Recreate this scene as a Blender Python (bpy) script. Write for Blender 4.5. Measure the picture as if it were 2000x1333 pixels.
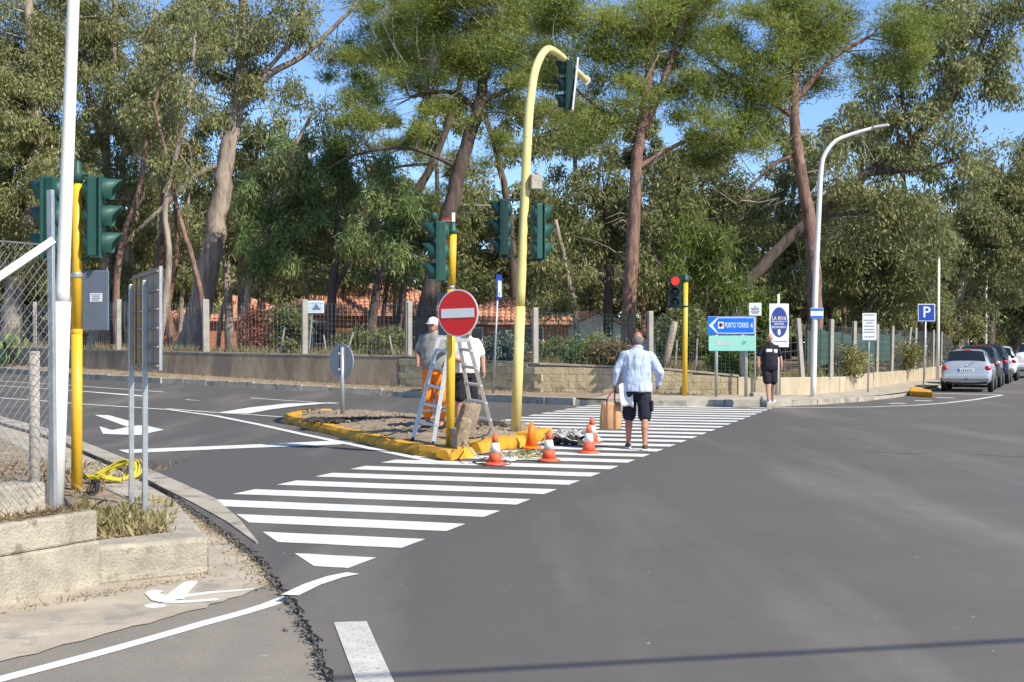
import bpy, bmesh, math, random
import numpy as np
from mathutils import Matrix, Vector
random.seed(7); RNG = np.random.default_rng(11)
for o in list(bpy.data.objects): bpy.data.objects.remove(o)
S = bpy.context.scene; COL = S.collection
# ---------------------------------------------------------------- camera, sky, sun
F, HC, YH = 2650.0, 1.6, 672.0            # focal length in photo pixels, eye height, horizon row
cam = bpy.data.objects.new('camera', bpy.data.cameras.new('camera')); COL.objects.link(cam)
cam.data.sensor_width = 36; cam.data.lens = 36*F/2000; cam.data.clip_start = .1; cam.data.clip_end = 3000
cam.location = (0, 0, HC); cam.rotation_euler = (math.radians(90)+math.atan((YH-666.5)/F), 0, 0)
S.camera = cam
SUN_EL = math.radians(43); SUN_AZ = math.atan2(.76, -.65)
w = bpy.data.worlds.new('World'); S.world = w; w.use_nodes = True
nt = w.node_tree; bg = nt.nodes['Background']; sky = nt.nodes.new('ShaderNodeTexSky')
sky.sky_type = 'NISHITA'; sky.sun_disc = False; sky.sun_elevation = SUN_EL; sky.sun_rotation = SUN_AZ
sky.air_density = 1.0; sky.dust_density = 0.0; sky.ozone_density = 5.0; sky.altitude = 2500
nt.links.new(sky.outputs[0], bg.inputs[0]); bg.inputs[1].default_value = .15
sl = bpy.data.objects.new('sun', bpy.data.lights.new('sun', 'SUN')); COL.objects.link(sl)
sl.data.energy = 4.9; sl.data.angle = math.radians(.53); sl.data.color = (1, .93, .80)
d = Vector((-math.sin(SUN_AZ)*math.cos(SUN_EL), -math.cos(SUN_AZ)*math.cos(SUN_EL), -math.sin(SUN_EL)))
sl.rotation_euler = d.to_track_quat('-Z', 'Y').to_euler(); sl.location = (20, -20, 40)
S.view_settings.view_transform = 'Standard'; S.view_settings.look = 'None'
S.view_settings.exposure = .48; S.view_settings.gamma = 1
S.render.engine = 'CYCLES'
try: S.cycles.max_bounces = 7; S.cycles.transparent_max_bounces = 8
except Exception: pass
# ---------------------------------------------------------------- plan helpers (survey of the place)
def W(px, py, z=0.):                       # point of the level z seen at that photo pixel
    Y = (HC-z)*F/(py-YH); return Vector(((px-1000)/F*Y, Y, z))
def P(px, py, Y): return Vector(((px-1000)/F*Y, Y, HC+(YH-py)/F*Y))
# ---------------------------------------------------------------- materials
MATS = {}
def mat(name, c, rough=.7, var=.15, scale=6., bump=0., bscale=60., metal=0., spec=.4, c2=None, spot=None, emit=None, coat=0., stretch=None):
    if name in MATS: return MATS[name]
    m = bpy.data.materials.new(name); m.use_nodes = True; n = m.node_tree.nodes; L = m.node_tree.links
    b = n['Principled BSDF']; b.inputs['Roughness'].default_value = rough; b.inputs['Metallic'].default_value = metal
    b.inputs['Specular IOR Level'].default_value = spec; b.inputs['Coat Weight'].default_value = coat
    tc = n.new('ShaderNodeTexCoord'); co = tc.outputs['Object']
    if stretch:
        mp = n.new('ShaderNodeMapping'); mp.inputs['Scale'].default_value = stretch; L.new(co, mp.inputs[0]); co = mp.outputs[0]
    no = n.new('ShaderNodeTexNoise'); no.inputs['Scale'].default_value = scale; no.inputs['Detail'].default_value = 7; no.inputs['Roughness'].default_value = .65
    L.new(co, no.inputs['Vector'])
    r = n.new('ShaderNodeValToRGB'); c2 = c2 or [x*(1-var*1.6) for x in c]
    hi = [min(1, x*(1+var)) for x in c]
    r.color_ramp.elements[0].position = .32; r.color_ramp.elements[0].color = (*c2, 1)
    r.color_ramp.elements[1].position = .68; r.color_ramp.elements[1].color = (*hi, 1)
    L.new(no.outputs['Fac'], r.inputs[0]); out = r.outputs[0]
    if spot:                                # (colour, scale, threshold): stains, flakes or grit
        s = n.new('ShaderNodeTexNoise'); s.inputs['Scale'].default_value = spot[1]; s.inputs['Detail'].default_value = 5
        L.new(co, s.inputs['Vector']); mr = n.new('ShaderNodeMapRange'); mr.inputs['From Min'].default_value = spot[2]; mr.inputs['From Max'].default_value = spot[2]+.09
        L.new(s.outputs['Fac'], mr.inputs[0]); mx = n.new('ShaderNodeMix'); mx.data_type = 'RGBA'
        L.new(mr.outputs[0], mx.inputs['Factor']); L.new(out, mx.inputs['A']); mx.inputs['B'].default_value = (*spot[0], 1); out = mx.outputs['Result']
    L.new(out, b.inputs['Base Color'])
    if bump:
        bn = n.new('ShaderNodeTexNoise'); bn.inputs['Scale'].default_value = bscale; bn.inputs['Detail'].default_value = 4; L.new(co, bn.inputs['Vector'])
        bp = n.new('ShaderNodeBump'); bp.inputs['Strength'].default_value = bump; bp.inputs['Distance'].default_value = .02 if name != 'pale_blue_shirt' else .06
        L.new(bn.outputs['Fac'], bp.inputs['Height']); L.new(bp.outputs[0], b.inputs['Normal'])
    if emit: b.inputs['Emission Color'].default_value = (*emit[:3], 1); b.inputs['Emission Strength'].default_value = emit[3]
    MATS[name] = m; return m
def leafmat(name, lo, hi, trans=.35, rough=.45):
    m = bpy.data.materials.new(name); m.use_nodes = True; n = m.node_tree.nodes; L = m.node_tree.links
    b = n['Principled BSDF']; out = n['Material Output']
    at = n.new('ShaderNodeAttribute'); at.attribute_name = 'tint'
    r = n.new('ShaderNodeValToRGB'); r.color_ramp.elements[0].color = (*lo, 1); r.color_ramp.elements[1].color = (*hi, 1)
    L.new(at.outputs['Fac'], r.inputs[0]); L.new(r.outputs[0], b.inputs['Base Color'])
    b.inputs['Roughness'].default_value = rough; b.inputs['Specular IOR Level'].default_value = .35
    t = n.new('ShaderNodeBsdfTranslucent'); L.new(r.outputs[0], t.inputs['Color'])
    mx = n.new('ShaderNodeMixShader'); mx.inputs[0].default_value = trans
    L.new(b.outputs[0], mx.inputs[1]); L.new(t.outputs[0], mx.inputs[2]); L.new(mx.outputs[0], out.inputs[0])
    MATS[name] = m; return m
M = {}
def asphalt(name, c, c2, tan, fresh=None):
    m = bpy.data.materials.new(name); m.use_nodes = True; n = m.node_tree.nodes; L = m.node_tree.links; b = n['Principled BSDF']
    tc = n.new('ShaderNodeTexCoord'); co = tc.outputs['Object']
    def noise(s, det=6, vec=None, ro=.6):
        t = n.new('ShaderNodeTexNoise'); t.inputs['Scale'].default_value = s; t.inputs['Detail'].default_value = det; t.inputs['Roughness'].default_value = ro
        L.new(vec or co, t.inputs['Vector']); return t.outputs['Fac']
    def mix(f, a, bb):
        x = n.new('ShaderNodeMix'); x.data_type = 'RGBA'; L.new(f, x.inputs['Factor'])
        for k, v in (('A', a), ('B', bb)):
            if isinstance(v, tuple): x.inputs[k].default_value = (*v, 1)
            else: L.new(v, x.inputs[k])
        return x.outputs['Result']
    def rng(f, a, b_, lo=0, hi=1):
        x = n.new('ShaderNodeMapRange'); x.inputs['From Min'].default_value = a; x.inputs['From Max'].default_value = b_
        x.inputs['To Min'].default_value = lo; x.inputs['To Max'].default_value = hi; L.new(f, x.inputs[0]); return x.outputs[0]
    mp = n.new('ShaderNodeMapping'); mp.inputs['Rotation'].default_value = (0, 0, math.radians(12)); mp.inputs['Scale'].default_value = (.62, .075, 1); L.new(co, mp.inputs[0])
    base = mix(rng(noise(.35, 5), .35, .65), c2, c)
    if fresh:                               # newest surfacing: the left branch and the crossing
        vm = n.new('ShaderNodeVectorMath'); vm.operation = 'DOT_PRODUCT'; L.new(co, vm.inputs[0]); vm.inputs[1].default_value = (.953, -.302, 0)
        ad = n.new('ShaderNodeMath'); ad.operation = 'ADD'; L.new(vm.outputs['Value'], ad.inputs[0]); nm_ = n.new('ShaderNodeMath'); nm_.operation = 'MULTIPLY'; nm_.inputs[1].default_value = 3.0; L.new(noise(.3, 3), nm_.inputs[0]); L.new(nm_.outputs[0], ad.inputs[1])
        base = mix(rng(ad.outputs[0], -3.2, 1.6, 1, 0), base, fresh)
    base = mix(rng(noise(1., 4, mp.outputs[0]), .50, .70, 0, .75), base, tan)       # dusty wheel tracks
    base = mix(rng(noise(2.6, 6), .35, .70, 0, .35), base, tuple(x*.78 for x in c2)); base = mix(rng(noise(.8, 3), .66, .72, 0, .35), base, tuple(x*.62 for x in c2))
    base = mix(rng(noise(38, 3), .42, .66, 0, .30), base, tuple(x*.70 for x in c)); base = mix(rng(noise(60, 2), .60, .72, 0, .30), base, tuple(x*1.5 for x in c))
    base = mix(rng(noise(150, 2), .40, .66, 0, .7), base, tuple(x*.55 for x in c))   # stone grain
    base = mix(rng(noise(230, 1), .67, .74, 0, .55), base, (.32, .31, .29))
    base = mix(rng(noise(9, 2), .74, .76, 0, .6), base, (.42, .41, .39))             # odd pale grit
    L.new(base, b.inputs['Base Color']); b.inputs['Roughness'].default_value = .72; b.inputs['Specular IOR Level'].default_value = .35
    bp = n.new('ShaderNodeBump'); bp.inputs['Strength'].default_value = .5; bp.inputs['Distance'].default_value = .008
    L.new(noise(120, 3), bp.inputs['Height']); L.new(bp.outputs[0], b.inputs['Normal']); MATS[name] = m; return m
M['asphalt'] = asphalt('asphalt', (.166, .152, .138), (.132, .121, .110), (.27, .243, .205), (.098, .092, .088))
M['old_asphalt'] = asphalt('old_asphalt', (.30, .265, .225), (.235, .21, .18), (.36, .318, .265))
M['paint'] = mat('road_paint', (.70, .70, .67), .65, .10, 2.2, .2, 90, spot=((.46, .45, .43), 18, .68))
M['old_paint'] = mat('worn_paint', (.55, .53, .49), .7, .12, 5, .2, 90, spot=((.22, .21, .2), 60, .58))
M['crumb'] = mat('asphalt_crumb', (.16, .147, .135), .95, .5, 30, 1, 60)
M['conc'] = mat('concrete', (.40, .36, .29), .92, .2, 4, .9, 30, spot=((.25, .225, .19), 5, .60))
M['conc_warm'] = mat('concrete_warm', (.41, .365, .285), .95, .24, 3.4, .7, 55, spot=((.24, .20, .14), 9, .60))
M['apron'] = mat('concrete_apron', (.43, .375, .295), .92, .16, 2., .4, 60, spot=((.28, .255, .22), 3.2, .57))
M['kerb'] = mat('kerb_concrete', (.40, .36, .295), .92, .2, 2, .6, 30, spot=((.24, .21, .165), 3, .56))
M['plaster'] = mat('stained_plaster', (.36, .275, .19), .95, .25, 1.6, .4, 20, spot=((.22, .18, .14), .9, .56), stretch=(1, 1, .35))
M['block'] = mat('tufa_block', (.47, .38, .235), .96, .2, 1.3, 1., 14, spot=((.33, .265, .16), 2.2, .56))
M['mortar'] = mat('mortar', (.44, .36, .23), .95, .15, 6, .4, 40)
M['panel'] = mat('wall_panel', (.47, .395, .28), .93, .12, 1.6, .4, 24, spot=((.33, .28, .20), 2.4, .60), stretch=(1, 1, .4))
M['dark_soil'] = mat('dark_earth', (.055, .042, .034), .95, .3, 8, .6, 30)
M['dirt'] = mat('dirt', (.30, .235, .16), .98, .3, 5, .8, 30, spot=((.38, .32, .24), 22, .60))
M['soil'] = mat('forest_soil', (.17, .115, .07), .98, .35, 1.5, .8, 20, spot=((.30, .18, .09), 6, .55))
M['yellow'] = mat('yellow_kerb_paint', (.66, .33, .022), .8, .2, 5, .5, 40, spot=((.34, .25, .13), 10, .60))
M['pole_yellow'] = mat('yellow_enamel', (.74, .43, .02), .42, .06, 2, .05, 20, spec=.5, spot=((.40, .24, .05), 11, .73))
M['pole_pale'] = mat('faded_yellow_enamel', (.66, .57, .27), .55, .15, 1.3, .05, 20, spec=.45, spot=((.48, .42, .25), 3, .56), c2=[.60, .49, .13], stretch=(1, 1, .5))
M['pole_white'] = mat('white_paint_metal', (.74, .72, .66), .5, .05, 3, .05, 20, spot=((.45, .43, .40), 8, .70))
M['pole_grey'] = mat('galvanised', (.42, .44, .45), .45, .12, 9, .05, 40, metal=.55)
M['galv_dark'] = mat('galvanised_back', (.33, .35, .36), .55, .1, 5, .03, 30, metal=.35)
M['green'] = mat('signal_green', (.018, .078, .060), .5, .1, 4, .03, 30, spec=.4)
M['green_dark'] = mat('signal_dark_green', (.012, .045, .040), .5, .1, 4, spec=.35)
M['lens_off'] = mat('lens_dark', (.03, .028, .03), .15, .05, 5, spec=.5)
M['lens_red'] = mat('lens_red', (.9, .04, .02), .3, .02, 5, emit=(1, .02, .012, 2.0))
M['black'] = mat('black_rubber', (.02, .02, .02), .7, .2, 9)
M['red'] = mat('sign_red', (.72, .022, .02), .35, .04, 3)
M['white'] = mat('sign_white', (.76, .77, .77), .45, .03, 3)
M['blue'] = mat('sign_blue', (.008, .17, .72), .4, .05, 3)
M['blue_dark'] = mat('parking_blue', (.02, .07, .42), .4, .05, 3)
M['mint'] = mat('faded_green_film', (.36, .62, .50), .5, .06, 1.3, c2=[.22, .66, .55])
M['slate'] = mat('board_back', (.135, .165, .205), .6, .08, 3)
M['alu'] = mat('aluminium', (.62, .62, .60), .38, .06, 8, metal=.6)
M['cone'] = mat('cone_orange_red', (.72, .115, .05), .55, .12, 9, spot=((.42, .12, .08), 22, .66))
M['cone_new'] = mat('cone_bright_orange', (.88, .19, .01), .5, .06, 9)
M['cone_band'] = mat('cone_band', (.70, .68, .66), .45, .08, 12)
M['cable_w'] = mat('cable_white', (.62, .61, .57), .6, .1, 9)
M['cable_k'] = mat('cable_dark', (.045, .042, .04), .6, .1, 9)
M['cable_y'] = mat('cable_yellow', (.55, .46, .03), .55, .12, 9)
M['cable_g'] = mat('cable_olive', (.36, .33, .16), .6, .12, 9)
M['roof'] = mat('roof_tile', (.62, .31, .195), .85, .2, 3, .3, 30, spot=((.40, .16, .09), 5, .62))
M['terra'] = mat('terracotta_wall', (.42, .165, .09), .9, .1, 2)
M['white_wall'] = mat('white_wall', (.76, .72, .64), .9, .06, 2)
M['glass'] = mat('dark_glass', (.015, .02, .025), .08, .02, 2, spec=.6)
M['post'] = mat('concrete_post', (.37, .335, .29), .9, .14, 3, .4, 30, spot=((.28, .26, .24), 6, .6))
M['wire'] = mat('fence_wire', (.22, .23, .23), .5, .2, 9, metal=.5)
M['wire_green'] = mat('green_fence_wire', (.05, .11, .09), .55, .2, 9)
M['net'] = mat('green_screen_net', (.035, .085, .065), .85, .2, 6)
# bark
M['bark_pale'] = mat('bark_eucalyptus', (.36, .295, .235), .9, .3, 2.2, .9, 9, spot=((.20, .145, .11), 2.6, .54), stretch=(2.2, 2.2, .35))
M['bark_red'] = mat('bark_pine_red', (.25, .15, .112), .95, .35, 3, 1., 14, spot=((.12, .075, .06), 4, .54), stretch=(2.2, 2.2, .6))
M['bark_dark'] = mat('bark_dark', (.115, .085, .07), .95, .35, 3, 1., 14, stretch=(2, 2, .5))
M['twig'] = mat('dead_twig', (.34, .29, .24), .9, .2, 4)
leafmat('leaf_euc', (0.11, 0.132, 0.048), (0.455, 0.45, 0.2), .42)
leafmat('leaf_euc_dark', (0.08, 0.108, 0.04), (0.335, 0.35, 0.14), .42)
leafmat('leaf_pine', (0.1, 0.145, 0.028), (0.41, 0.455, 0.11), .42, .55)
leafmat('leaf_acacia', (0.1, 0.17, 0.055), (0.38, 0.46, 0.18), .42)
leafmat('leaf_fresh', (.07, .115, .022), (.235, .285, .062), .4)
leafmat('leaf_dry', (.16, .10, .045), (.36, .27, .14), .25, .7)
leafmat('leaf_olive', (.15, .15, .05), (.42, .385, .16), .35)
leafmat('leaf_rust', (.15, .05, .03), (.33, .13, .07), .3)
leafmat('leaf_bluegrey', (.10, .15, .13), (.25, .31, .26), .3)
leafmat('straw', (.22, .16, .08), (.46, .37, .22), .2, .8)
leafmat('leaf_aloe', (.15, .14, .05), (.44, .38, .17), .2, .5)
# people and goods
M['skin'] = mat('skin', (.47, .245, .165), .55, .08, 9)
M['skin_tan'] = mat('skin_tanned', (.40, .185, .115), .55, .08, 9)
M['hair_grey'] = mat('grey_hair', (.19, .165, .15), .9, .25, 40)
M['shirt_blue'] = mat('pale_blue_shirt', (.47, .55, .71), .85, .05, 5, 1., 3.5, stretch=(3., 3., .7))
M['navy'] = mat('navy_cotton', (.017, .019, .034), .9, .25, 7, .3, 10)
M['blackcloth'] = mat('black_cloth', (.016, .016, .022), .9, .25, 7, .3, 10)
M['tee_grey'] = mat('grey_tee', (.27, .27, .25), .9, .1, 6, .3, 9)
M['tee_white'] = mat('white_tee', (.74, .74, .74), .9, .05, 6, .3, 9)
M['hi_vis'] = mat('orange_trousers', (.93, .235, .012), .8, .08, 6, .3, 9)
M['hi_band'] = mat('reflective_band', (.60, .61, .60), .4, .05, 6)
M['bag'] = mat('jute_bag', (.53, .33, .155), .9, .12, 25, .3, 120)
M['bag_red'] = mat('bag_stripe', (.30, .06, .09), .8, .1, 12)
M['leather'] = mat('brown_sandal', (.10, .058, .04), .7, .2, 12)
# ---------------------------------------------------------------- mesh builder
OFF = {}
class MB:
    def __init__(s): s.v = []; s.f = []
    def add(s, vs, fs):
        k = len(s.v); s.v += [tuple(v) for v in vs]; s.f += [tuple(i+k for i in f) for f in fs]; return s
    def box(s, c, size, R=None, taper=1.):
        x, y, z = [a/2 for a in size]; vs = []
        for dz in (-1, 1):
            t = taper if dz > 0 else 1
            for dx, dy in ((-1, -1), (1, -1), (1, 1), (-1, 1)): vs.append(Vector((dx*x*t, dy*y*t, dz*z)))
        if R is not None: vs = [R @ v for v in vs]
        c = Vector(c); return s.add([v+c for v in vs], [(3, 2, 1, 0), (4, 5, 6, 7), (0, 1, 5, 4), (1, 2, 6, 5), (2, 3, 7, 6), (3, 0, 4, 7)])
    def prism(s, poly, z0, z1):             # poly: list of (x,y[,z]) anticlockwise or not
        n = len(poly); a = sum(poly[i][0]*poly[(i+1) % n][1]-poly[(i+1) % n][0]*poly[i][1] for i in range(n))
        if a < 0: poly = list(reversed(poly))
        vs = [(p[0], p[1], z0) for p in poly]+[(p[0], p[1], z1) for p in poly]
        return s.add(vs, [tuple(reversed(range(n))), tuple(range(n, 2*n))]+[(i, (i+1) % n, (i+1) % n+n, i+n) for i in range(n)])
    def tube(s, path, rad, n=8, cap=True, squash=None):
        path = [Vector(p) for p in path]; m = len(path)
        if not isinstance(rad, (list, tuple)): rad = [rad]*m
        vs, fs = [], []; up = None
        for i, p in enumerate(path):
            t = (path[min(i+1, m-1)]-path[max(i-1, 0)]).normalized()
            if up is None: up = Vector((1, 0, 0)) if abs(t.x) < .8 else Vector((0, 1, 0))
            a = (up-t*up.dot(t)).normalized(); b = t.cross(a); up = a
            for k in range(n):
                q = 2*math.pi*k/n; vs.append(p+(a*math.cos(q)+b*math.sin(q))*rad[i])
        for i in range(m-1):
            for k in range(n): fs.append((i*n+k, i*n+(k+1) % n, (i+1)*n+(k+1) % n, (i+1)*n+k))
        if cap: fs += [tuple(reversed(range(n))), tuple(range((m-1)*n, m*n))]
        return s.add(vs, fs)
    def lathe(s, c, prof, n=16, R=None):
        vs, fs = [], []; c = Vector(c); m = len(prof)
        for r, z in prof:
            for k in range(n):
                q = 2*math.pi*k/n; v = Vector((r*math.cos(q), r*math.sin(q), z)); vs.append(c+(R @ v if R is not None else v))
        for i in range(m-1):
            for k in range(n): fs.append((i*n+k, i*n+(k+1) % n, (i+1)*n+(k+1) % n, (i+1)*n+k))
        fs += [tuple(reversed(range(n))), tuple(range((m-1)*n, m*n))]; return s.add(vs, fs)
    def ell(s, c, r, R=None, nu=12, nv=8):
        prof = [(math.sin(math.pi*j/nv), -math.cos(math.pi*j/nv)) for j in range(nv+1)]; prof[0] = (.02, -1); prof[-1] = (.02, 1)
        D = Matrix.Diagonal(r if len(r) == 3 else (r[0],)*3); return s.lathe(c, prof, nu, (R @ D) if R is not None else D)
    def cap(s, a, b, ra, rb, n=10):         # tapered capsule
        a, b = Vector(a), Vector(b); t = (b-a).normalized(); p, r = [], []
        for q in (.15, .5, .85): ang = q*math.pi/2; p.append(a-t*ra*math.cos(ang)); r.append(ra*math.sin(ang))
        p += [a, b]; r += [ra, rb]
        for q in (.85, .5, .15): ang = q*math.pi/2; p.append(b+t*rb*math.cos(ang)); r.append(rb*math.sin(ang))
        return s.tube(p, r, n)
    def xf(s, loc, rz=0.):
        c, q = math.cos(rz), math.sin(rz); s.v = [(v[0]*c-v[1]*q+loc[0], v[0]*q+v[1]*c+loc[1], v[2]+loc[2]) for v in s.v]; return s
    def build(s, name, m, parent=None, smooth=False, loc=None, bev=0.):
        off = Vector(loc) if loc is not None else (OFF[parent.name] if parent is not None else Vector((0, 0, 0)))
        me = bpy.data.meshes.new(name); me.from_pydata([tuple(Vector(v)-off) for v in s.v], [], s.f); me.update()
        me.materials.append(M[m] if m in M else MATS[m])
        if smooth: me.polygons.foreach_set('use_smooth', [True]*len(me.polygons))
        o = bpy.data.objects.new(name, me); COL.objects.link(o)
        if parent is not None: o.parent = parent
        else: o.location = off
        OFF[o.name] = off
        if bev:
            md = o.modifiers.new('bevel', 'BEVEL'); md.width = bev; md.segments = 2; md.limit_method = 'ANGLE'
        return o
def tag(o, label, cat, group=None):
    o['label'] = label; o['category'] = cat
    if group: o['group'] = group
    return o
def thing(name, label, cat, loc, group=None):
    o = bpy.data.objects.new(name, None); COL.objects.link(o); o.location = loc; o.empty_display_size = .2
    OFF[o.name] = Vector(loc); return tag(o, label, cat, group)
def struct(o): o['kind'] = 'structure'; return o
def stuff(o, label=None, cat=None):
    o['kind'] = 'stuff'
    if label: tag(o, label, cat)
    return o
def RZ(a): return Matrix.Rotation(a, 3, 'Z')
def cubic(pts, n=6):                        # Catmull-Rom through points
    pts = [Vector(p) for p in pts]; out = []
    for i in range(len(pts)-1):
        a, b, c, e = pts[max(i-1, 0)], pts[i], pts[i+1], pts[min(i+2, len(pts)-1)]
        for k in range(n):
            t = k/n; out.append(.5*((2*b)+(c-a)*t+(2*a-5*b+4*c-e)*t*t+(3*b-a-3*c+e)*t**3))
    out.append(pts[-1]); return out
def lerp(a, b, t): return a+(b-a)*t
def text(body, c, size, right, up, mt, parent, name='lettering', depth=.003, sx=1.):
    cu = bpy.data.curves.new('t', 'FONT'); cu.body = body; cu.size = size; cu.align_x = 'CENTER'; cu.align_y = 'CENTER'; cu.extrude = depth; cu.offset = size*.012
    t = bpy.data.objects.new('t', cu); COL.objects.link(t); dg = bpy.context.evaluated_depsgraph_get(); dg.update()
    me = bpy.data.meshes.new_from_object(t.evaluated_get(dg)); bpy.data.objects.remove(t)
    right, up = Vector(right).normalized(), Vector(up).normalized(); nrm = right.cross(up); b = MB()
    b.add([Vector(c)+right*v.co.x*sx+up*v.co.y+nrm*v.co.z for v in me.vertices], [tuple(p.vertices) for p in me.polygons])
    return b.build(name, mt, parent)
# ================================================================ ground, road, pavements
def sheet(name, poly, z, m, parent=None):
    n = len(poly); a = sum(poly[i][0]*poly[(i+1) % n][1]-poly[(i+1) % n][0]*poly[i][1] for i in range(n))
    if a < 0: poly = list(reversed(poly))
    return MB().add([(p[0], p[1], z) for p in poly], [tuple(range(n))]).build(name, m, parent)
struct(sheet('ground', [(-600, -200), (600, -200), (600, 900), (-600, 900)], -.14, 'soil'))
def jag(pts, step=.055, amp=.017):           # ragged broken edge
    out = []
    for a, b in zip(pts, pts[1:]):
        n = max(2, int((b-a).length/step)); t = (b-a).normalized(); nn = Vector((-t.y, t.x, 0))
        for k in range(n): out.append(lerp(a, b, k/n)+nn*random.gauss(0, amp))
    return out+[pts[-1]]
KL = [Vector((-37, 68, .6)), W(0, 728, .42), W(160, 741, .34), W(300, 749, .27), W(560, 763, .13), W(780, 776), W(1050, 789), W(1150, 793), W(1330, 795), W(1510, 795), W(1600, 791), W(1680, 785), W(1750, 777), W(1790, 770), W(1838, 758)]
KL.append(KL[-1]+Vector((.39, .92, 0))*110)
ragged = jag([W(655, 1333), W(630, 1270), W(605, 1220), W(585, 1182), W(552, 1145), W(520, 1100), W(470, 1056), W(405, 1012), W(345, 968)])
gut_r = [W(430, 978), W(330, 932), W(240, 894), W(160, 862), W(100, 838), W(0, 815), Vector((-25, 50, 0)), Vector((-50, 85, 0))]
near_edge = [Vector((-.3, -40, 0)), Vector((-.55, 3, 0))]+ragged[:-1]
gl = [W(345, 968), W(250, 918), W(160, 880), W(100, 853), W(0, 823)]
road_poly = KL+[Vector((120, 160, 0)), Vector((120, -40, 0))]+near_edge+[gl[0]]+[Vector((p.x, p.y, 0)) for p in gl[1:]]+[Vector((-27, 50, 0)), Vector((-52, 85, 0))]
road = struct(MB().prism(road_poly, -.10, 0).build('road', 'asphalt'))
# the left branch climbs gently from this hinge line to its far kerb
HX = [-200, 0, 160, 330, 560, 780]; HYp = [800, 800, 800, 803, 789, 776.]; KYp = [716, 728, 741, 750.7, 763, 776.]; KZ = [.5, .42, .34, .258, .13, 0.]
def WR(px, py):
    if px >= 775: return W(px, py)
    yh, yk, zk = (float(np.interp(px, HX, a)) for a in (HYp, KYp, KZ)); Yh = HC*F/(yh-YH); Yk = (HC-zk)*F/(yk-YH)
    if py >= yh: return W(px, py)
    m_ = zk/(Yk-Yh); a_ = (py-YH)/F; Y = (HC+m_*Yh)/(a_+m_); return Vector(((px-1000)/F*Y, Y, m_*(Y-Yh)))
vs, fs = [], []; NC = 48
for i in range(NC+1):
    px = lerp(-190, 776, i/NC); yh, yk = float(np.interp(px, HX, HYp)), float(np.interp(px, HX, KYp))
    for j in range(6): p = WR(px, lerp(yh-.01, yk-.6, j/5)); vs.append((p.x, p.y, p.z+.003))
for i in range(NC):
    for j in range(5): fs.append((i*6+j, i*6+6+j, i*6+7+j, i*6+j+1))
struct(MB().add(vs, fs).build('rising_road', 'asphalt'))
struct(sheet('old_road', [(-14, -40), (.4, -40), (.3, 3), W(690, 1300), W(640, 1190), W(610, 1140), W(560, 1090), (-2.4, 12.5), (-14, 9)], -.05, 'old_asphalt'))
apron_edge = jag([W(-300, 1370, -.045), W(0, 1292, -.045), W(240, 1230, -.045), W(375, 1193, -.045), W(500, 1153, -.045), W(556, 1127, -.045)], .1, .012)
struct(sheet('side_pavement', apron_edge+[W(530, 1085), W(430, 1000), W(360, 955), W(250, 905), W(160, 868), W(0, 818), Vector((-16, 26, 0)), Vector((-16, 8, 0))], -.044, 'apron'))
# concrete edge strip flush with the new surfacing
g2 = [W(500, 1058), W(505, 1062), W(448, 992), W(430, 980), W(330, 934), W(240, 895), W(160, 863), W(100, 840), W(0, 814)]
g1 = [W(500, 1062), W(425, 1008), W(345, 968), W(250, 918), W(160, 880), W(100, 854), W(0, 826)]
def resamp(pts, n):
    L_ = [0]
    for a, b in zip(pts, pts[1:]): L_.append(L_[-1]+(b-a).length)
    out = []
    for k in range(n):
        s = L_[-1]*k/(n-1); i = max(j for j in range(len(L_)) if L_[j] <= s+1e-9); i = min(i, len(pts)-2)
        out.append(lerp(pts[i], pts[i+1], (s-L_[i])/max(1e-9, L_[i+1]-L_[i])))
    return out
def length(pts): return sum((b-a).length for a, b in zip(pts, pts[1:]))
es = struct(MB().prism([p for p in resamp(g1, 14)]+list(reversed(resamp(g2[1:], 14))), -.08, .012).build('edge_strip', 'kerb'))
b = MB()
for p, q in zip(ragged, ragged[1:]):        # crumbling lip of the surfacing
    for k in range(7):
        c = lerp(p, q, random.random())+Vector((random.gauss(-.015, .018), random.gauss(-.01, .018), 0)); s = random.uniform(.005, .014)
        b.box((c.x, c.y, -.03+random.random()*.028), (s*1.3, s, s), Matrix.Rotation(random.random()*3, 3, Vector((random.random(), random.random(), 1)).normalized()), .6)
for k in range(24):
    p = random.choice(ragged); s = random.uniform(.006, .016)
    b.box((p.x-abs(random.gauss(0, .16)), p.y+random.gauss(0, .1), -.04), (s*1.4, s, s), RZ(random.random()*3), .6)
stuff(b.build('asphalt_crumbs', 'crumb'), 'black crumbs of asphalt along the ragged edge of the new surfacing', 'crumbs')
# ---------------------------------------------------------------- painted markings
def ribbon(name, pts, wd, z=.004, m='paint', par=road, taper=None):
    pts = [Vector(p) for p in pts]; n = len(pts); vs = []
    for i, p in enumerate(pts):
        t = (pts[min(i+1, n-1)]-pts[max(i-1, 0)]).normalized(); nn = Vector((-t.y, t.x, 0)).normalized(); w_ = wd if not isinstance(wd, (list, tuple)) else wd[i]
        vs += [p+nn*w_/2+Vector((0, 0, z)), p-nn*w_/2+Vector((0, 0, z))]
    return MB().add(vs, [(2*i, 2*i+1, 2*i+3, 2*i+2) for i in range(n-1)]).build(name, m, par)
def patch(name, px, z=.004, m='paint', par=road, lv=0.): return sheet(name, [W(a, c, lv) for a, c in px], z+lv, m, par)
E0, E1 = W(735, 1090), W(1510, 797); u = (E1-E0).normalized(); nl = Vector((-u.y, u.x, 0)); per = (E1-E0).length/25
cutA, cutB = W(428, 982), W(582, 1086)
def crossing_width(k): return 3.16 if k < 15 else 4.75
cd = (cutB-cutA).normalized(); cn = Vector((-cd.y, cd.x, 0))
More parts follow.
